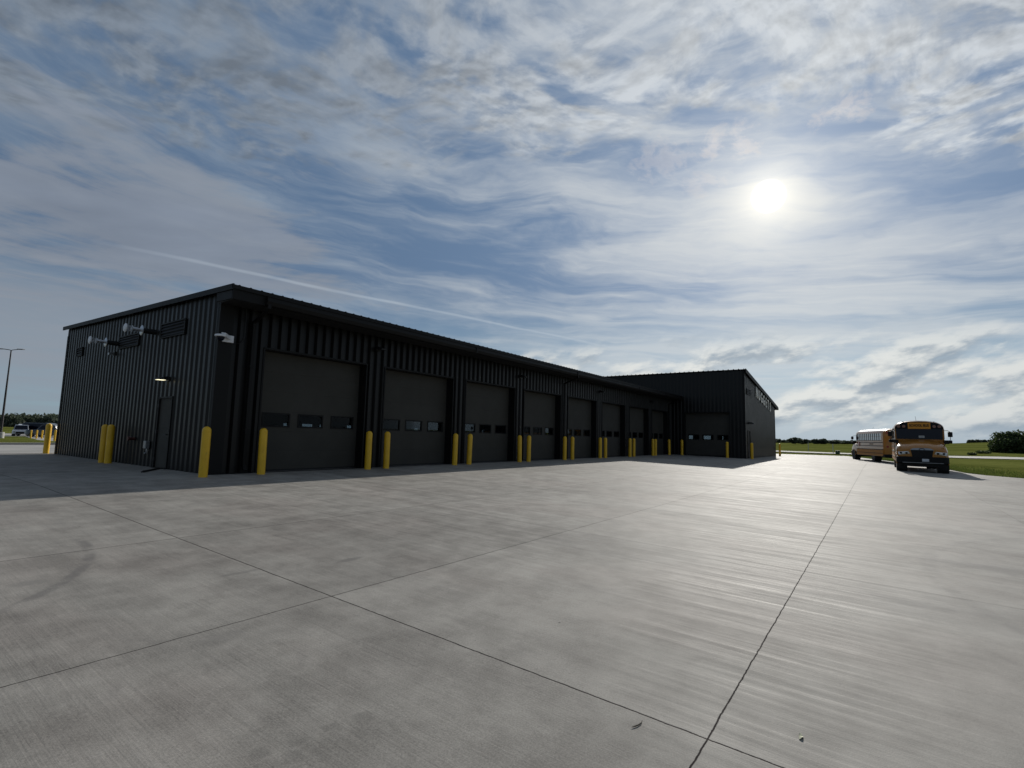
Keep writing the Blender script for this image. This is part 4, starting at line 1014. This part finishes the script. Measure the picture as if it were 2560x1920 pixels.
# ------------------------------------------------------------------ vegetation
def leaf_cloud(g, c, R3, n, size, rnd, mi=0):
    cx, cy, cz = c
    for _ in range(n):
        while True:
            a = Vector((rnd.gauss(0, 1), rnd.gauss(0, 1), rnd.gauss(0, 1)))
            if a.length > .05: break
        a.normalize(); rr = rnd.random()**.45
        p = Vector((cx+a.x*R3[0]*rr, cy+a.y*R3[1]*rr, cz+a.z*R3[2]*rr))
        u = Vector((rnd.gauss(0, 1), rnd.gauss(0, 1), rnd.gauss(0, 1))).normalized(); v = u.cross(Vector((rnd.gauss(0, 1), rnd.gauss(0, 1), rnd.gauss(0, 1)))).normalized()
        s = size*(.6+.8*rnd.random())
        g.quad([p+u*s, p+v*s*.6, p-u*s, p-v*s*.6], mi)
def tree(loc, hgt, rx, ry, label, seed, n=2500, leaf=.25, mat='leaf', group='trees at the edge of the field', trunk_h=.25, name='tree', nl=26):
    rnd = random.Random(seed); e = empty(name, loc, 0); tag(e, label, 'tree', group)
    g = MB(); r = hgt*.035; g.tube([(0, 0, -.3), (.02*hgt, 0, hgt*.3), (0, .03*hgt, hgt*.6), (0, 0, hgt*.85)], [r*1.3, r, r*.6, r*.15], 8)
    for k in range(6):
        a = k*1.05+rnd.random(); g.tube([(0, 0, hgt*(.18+.07*k)), (math.cos(a)*rx*.35, math.sin(a)*ry*.35, hgt*(.35+.07*k)), (math.cos(a)*rx*.7, math.sin(a)*ry*.7, hgt*(.45+.07*k))], [r*.5, r*.35, r*.1], 6)
    g.build('trunk', 'bark', e)
    g = MB(); zc = hgt*(.5+trunk_h*.5); rz = hgt*(1-trunk_h)/2
    if trunk_h < .04: zc = hgt*.16; rz = hgt*.84
    for k in range(nl):
        while True:
            a = Vector((rnd.uniform(-1, 1), rnd.uniform(-1, 1), rnd.uniform(-1, 1)))
            if .3 < a.length < 1: break
        q = .78
        cc = (a.x*rx*q, a.y*ry*q, zc+a.z*rz*q); s = .22+.16*rnd.random()
        leaf_cloud(g, cc, (rx*s, ry*s, rz*s*1.1), n//nl, leaf, rnd)
    leaf_cloud(g, (0, 0, zc), (rx*.75, ry*.75, rz*.75), n//4, leaf, rnd)
    g.build('crown', mat, e)
    return e
def at(azd, d, dz=0): x, y = d*math.cos(rad(azd)), d*math.sin(rad(azd)); return (x, y, H(x, y)+dz)
tree(at(-8.95, 190), 5.9, 5.9, 6.5, 'big round dark tree standing alone at the right edge of the field', 11, 22000, .30, trunk_h=.02, nl=80)
tree(at(-10.4, 196), 5.2, 5.0, 5.5, 'dark tree behind and to the right of the big round tree', 12, 6000, .32, trunk_h=.02, nl=40)
# distant individual trees left of the buses
far = [(6.55, 300, 4.3, 4.4, 'x'), (5.75, 310, 2.9, 3.6, 'x'), (4.9, 330, 3.1, 3.0, 'x'), (4.3, 330, 3.3, 3.4, 'x'), (3.3, 350, 2.4, 5.0, 'x'), (2.4, 360, 2.2, 4.8, 'x'), (1.5, 360, 2.0, 4.2, 'x'), (.6, 340, 2.9, 4.2, 'x'), (-.1, 330, 3.2, 3.8, 'x'), (-.9, 330, 3.0, 4.4, 'x')]
labs = ['tallest dark far tree just right of the tall hall', 'second far tree from the tall hall, smaller and rounder', 'third far tree from the tall hall in the field line', 'fourth far tree from the tall hall with a bumpy crown', 'low wide far tree in the middle of the gap before the buses',
        'low far tree right of the middle of the gap before the buses', 'smallest far tree in the line before the buses', 'far tree third to the left of the side-on bus', 'far tree second to the left of the side-on bus', 'far tree directly beside the front of the side-on bus']
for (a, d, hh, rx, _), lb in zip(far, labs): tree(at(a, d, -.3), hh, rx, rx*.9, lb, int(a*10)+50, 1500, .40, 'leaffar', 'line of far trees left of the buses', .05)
# wooded skyline masses, too far to tell apart
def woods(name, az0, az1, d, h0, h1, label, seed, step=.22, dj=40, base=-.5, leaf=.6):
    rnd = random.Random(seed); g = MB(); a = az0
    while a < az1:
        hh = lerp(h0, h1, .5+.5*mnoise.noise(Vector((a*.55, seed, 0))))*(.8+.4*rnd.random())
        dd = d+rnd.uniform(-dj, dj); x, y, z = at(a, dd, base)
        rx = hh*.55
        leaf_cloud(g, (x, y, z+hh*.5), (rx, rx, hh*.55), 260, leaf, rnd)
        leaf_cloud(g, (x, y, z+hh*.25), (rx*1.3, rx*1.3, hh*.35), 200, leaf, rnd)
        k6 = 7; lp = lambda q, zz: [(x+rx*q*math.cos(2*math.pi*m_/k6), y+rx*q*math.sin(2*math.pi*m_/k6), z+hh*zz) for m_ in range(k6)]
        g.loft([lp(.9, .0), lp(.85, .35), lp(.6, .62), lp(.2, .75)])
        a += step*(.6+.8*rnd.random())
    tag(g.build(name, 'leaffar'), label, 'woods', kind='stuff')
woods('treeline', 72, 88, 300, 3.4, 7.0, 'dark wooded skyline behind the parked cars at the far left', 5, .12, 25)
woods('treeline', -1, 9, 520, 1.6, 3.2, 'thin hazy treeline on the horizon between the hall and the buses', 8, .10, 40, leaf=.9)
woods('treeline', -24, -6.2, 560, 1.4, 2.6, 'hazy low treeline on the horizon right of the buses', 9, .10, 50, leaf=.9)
# shrubs on the right field
rnd = random.Random(5)
for i, (a, d, s, lb) in enumerate(((-6.35, 150, .7, 'small dark shrub in the field just right of the nearer bus'), (-6.9, 170, .9, 'low dark bush in the field, left one of a short row'), (-7.25, 172, .8, 'low dark bush in the field, right one of a short row'))):
    e = empty('shrub', at(a, d, -.05)); tag(e, lb, 'shrub', 'low shrubs in the right-hand field')
    g = MB(); leaf_cloud(g, (0, 0, s*.4), (s*1.5, s*1.2, s*.45), 350, .14, rnd); g.build('foliage', 'leaf', e)
    g = MB(); g.tube([(0, 0, -.1), (.05, .02, s*.4)], .05, 6); g.build('stem', 'bark', e)
# marker posts and cabinet beyond the yard
for (x, y, lb) in ((101, 9.7, 'thin marker post in the grass left of the side-on bus'), (92.5, 5.6, 'thin marker post in the grass beside the green cabinet')):
    g = MB(); g.tube([(0, 0, -.1), (0, 0, 1.5)], .05, 8); g.box(-.09, .09, -.02, .02, 1.2, 1.5); o = g.build('marker_post', 'grey', loc=(x, y, H(x, y))); tag(o, lb, 'post', 'thin posts in the grass')
g = MB(); g.box(-.28, .28, -.28, .28, 0, .5); g.box(-.31, .31, -.31, .31, .50, .55); x, y = 90.5, 4.9; o = g.build('utility_cabinet', 'green', bevel=.03, loc=(x, y, H(x, y)-.05)); tag(o, 'small green utility cabinet in the grass left of the side-on bus', 'utility box')
# white-roofed shed in the left field
e = empty('field_shed', at(79.1, 250, .25), rad(-12)); e.scale = (.8, .8, .55); tag(e, 'small white-roofed shed in front of the woods at the far left', 'shed')
g = MB(); g.box(-2.6, 2.6, -2, 2, 0, 1.0); g.build('wall', 'shedwall', e)
g = MB(); g.hull([(-2.8, -2.3, .95), (-2.8, 0, 1.95), (-2.8, 2.3, .95), (-2.8, 0, 1.85)], [(2.8, -2.3, .95), (2.8, 0, 1.95), (2.8, 2.3, .95), (2.8, 0, 1.85)]); g.build('roof', 'shed', e)
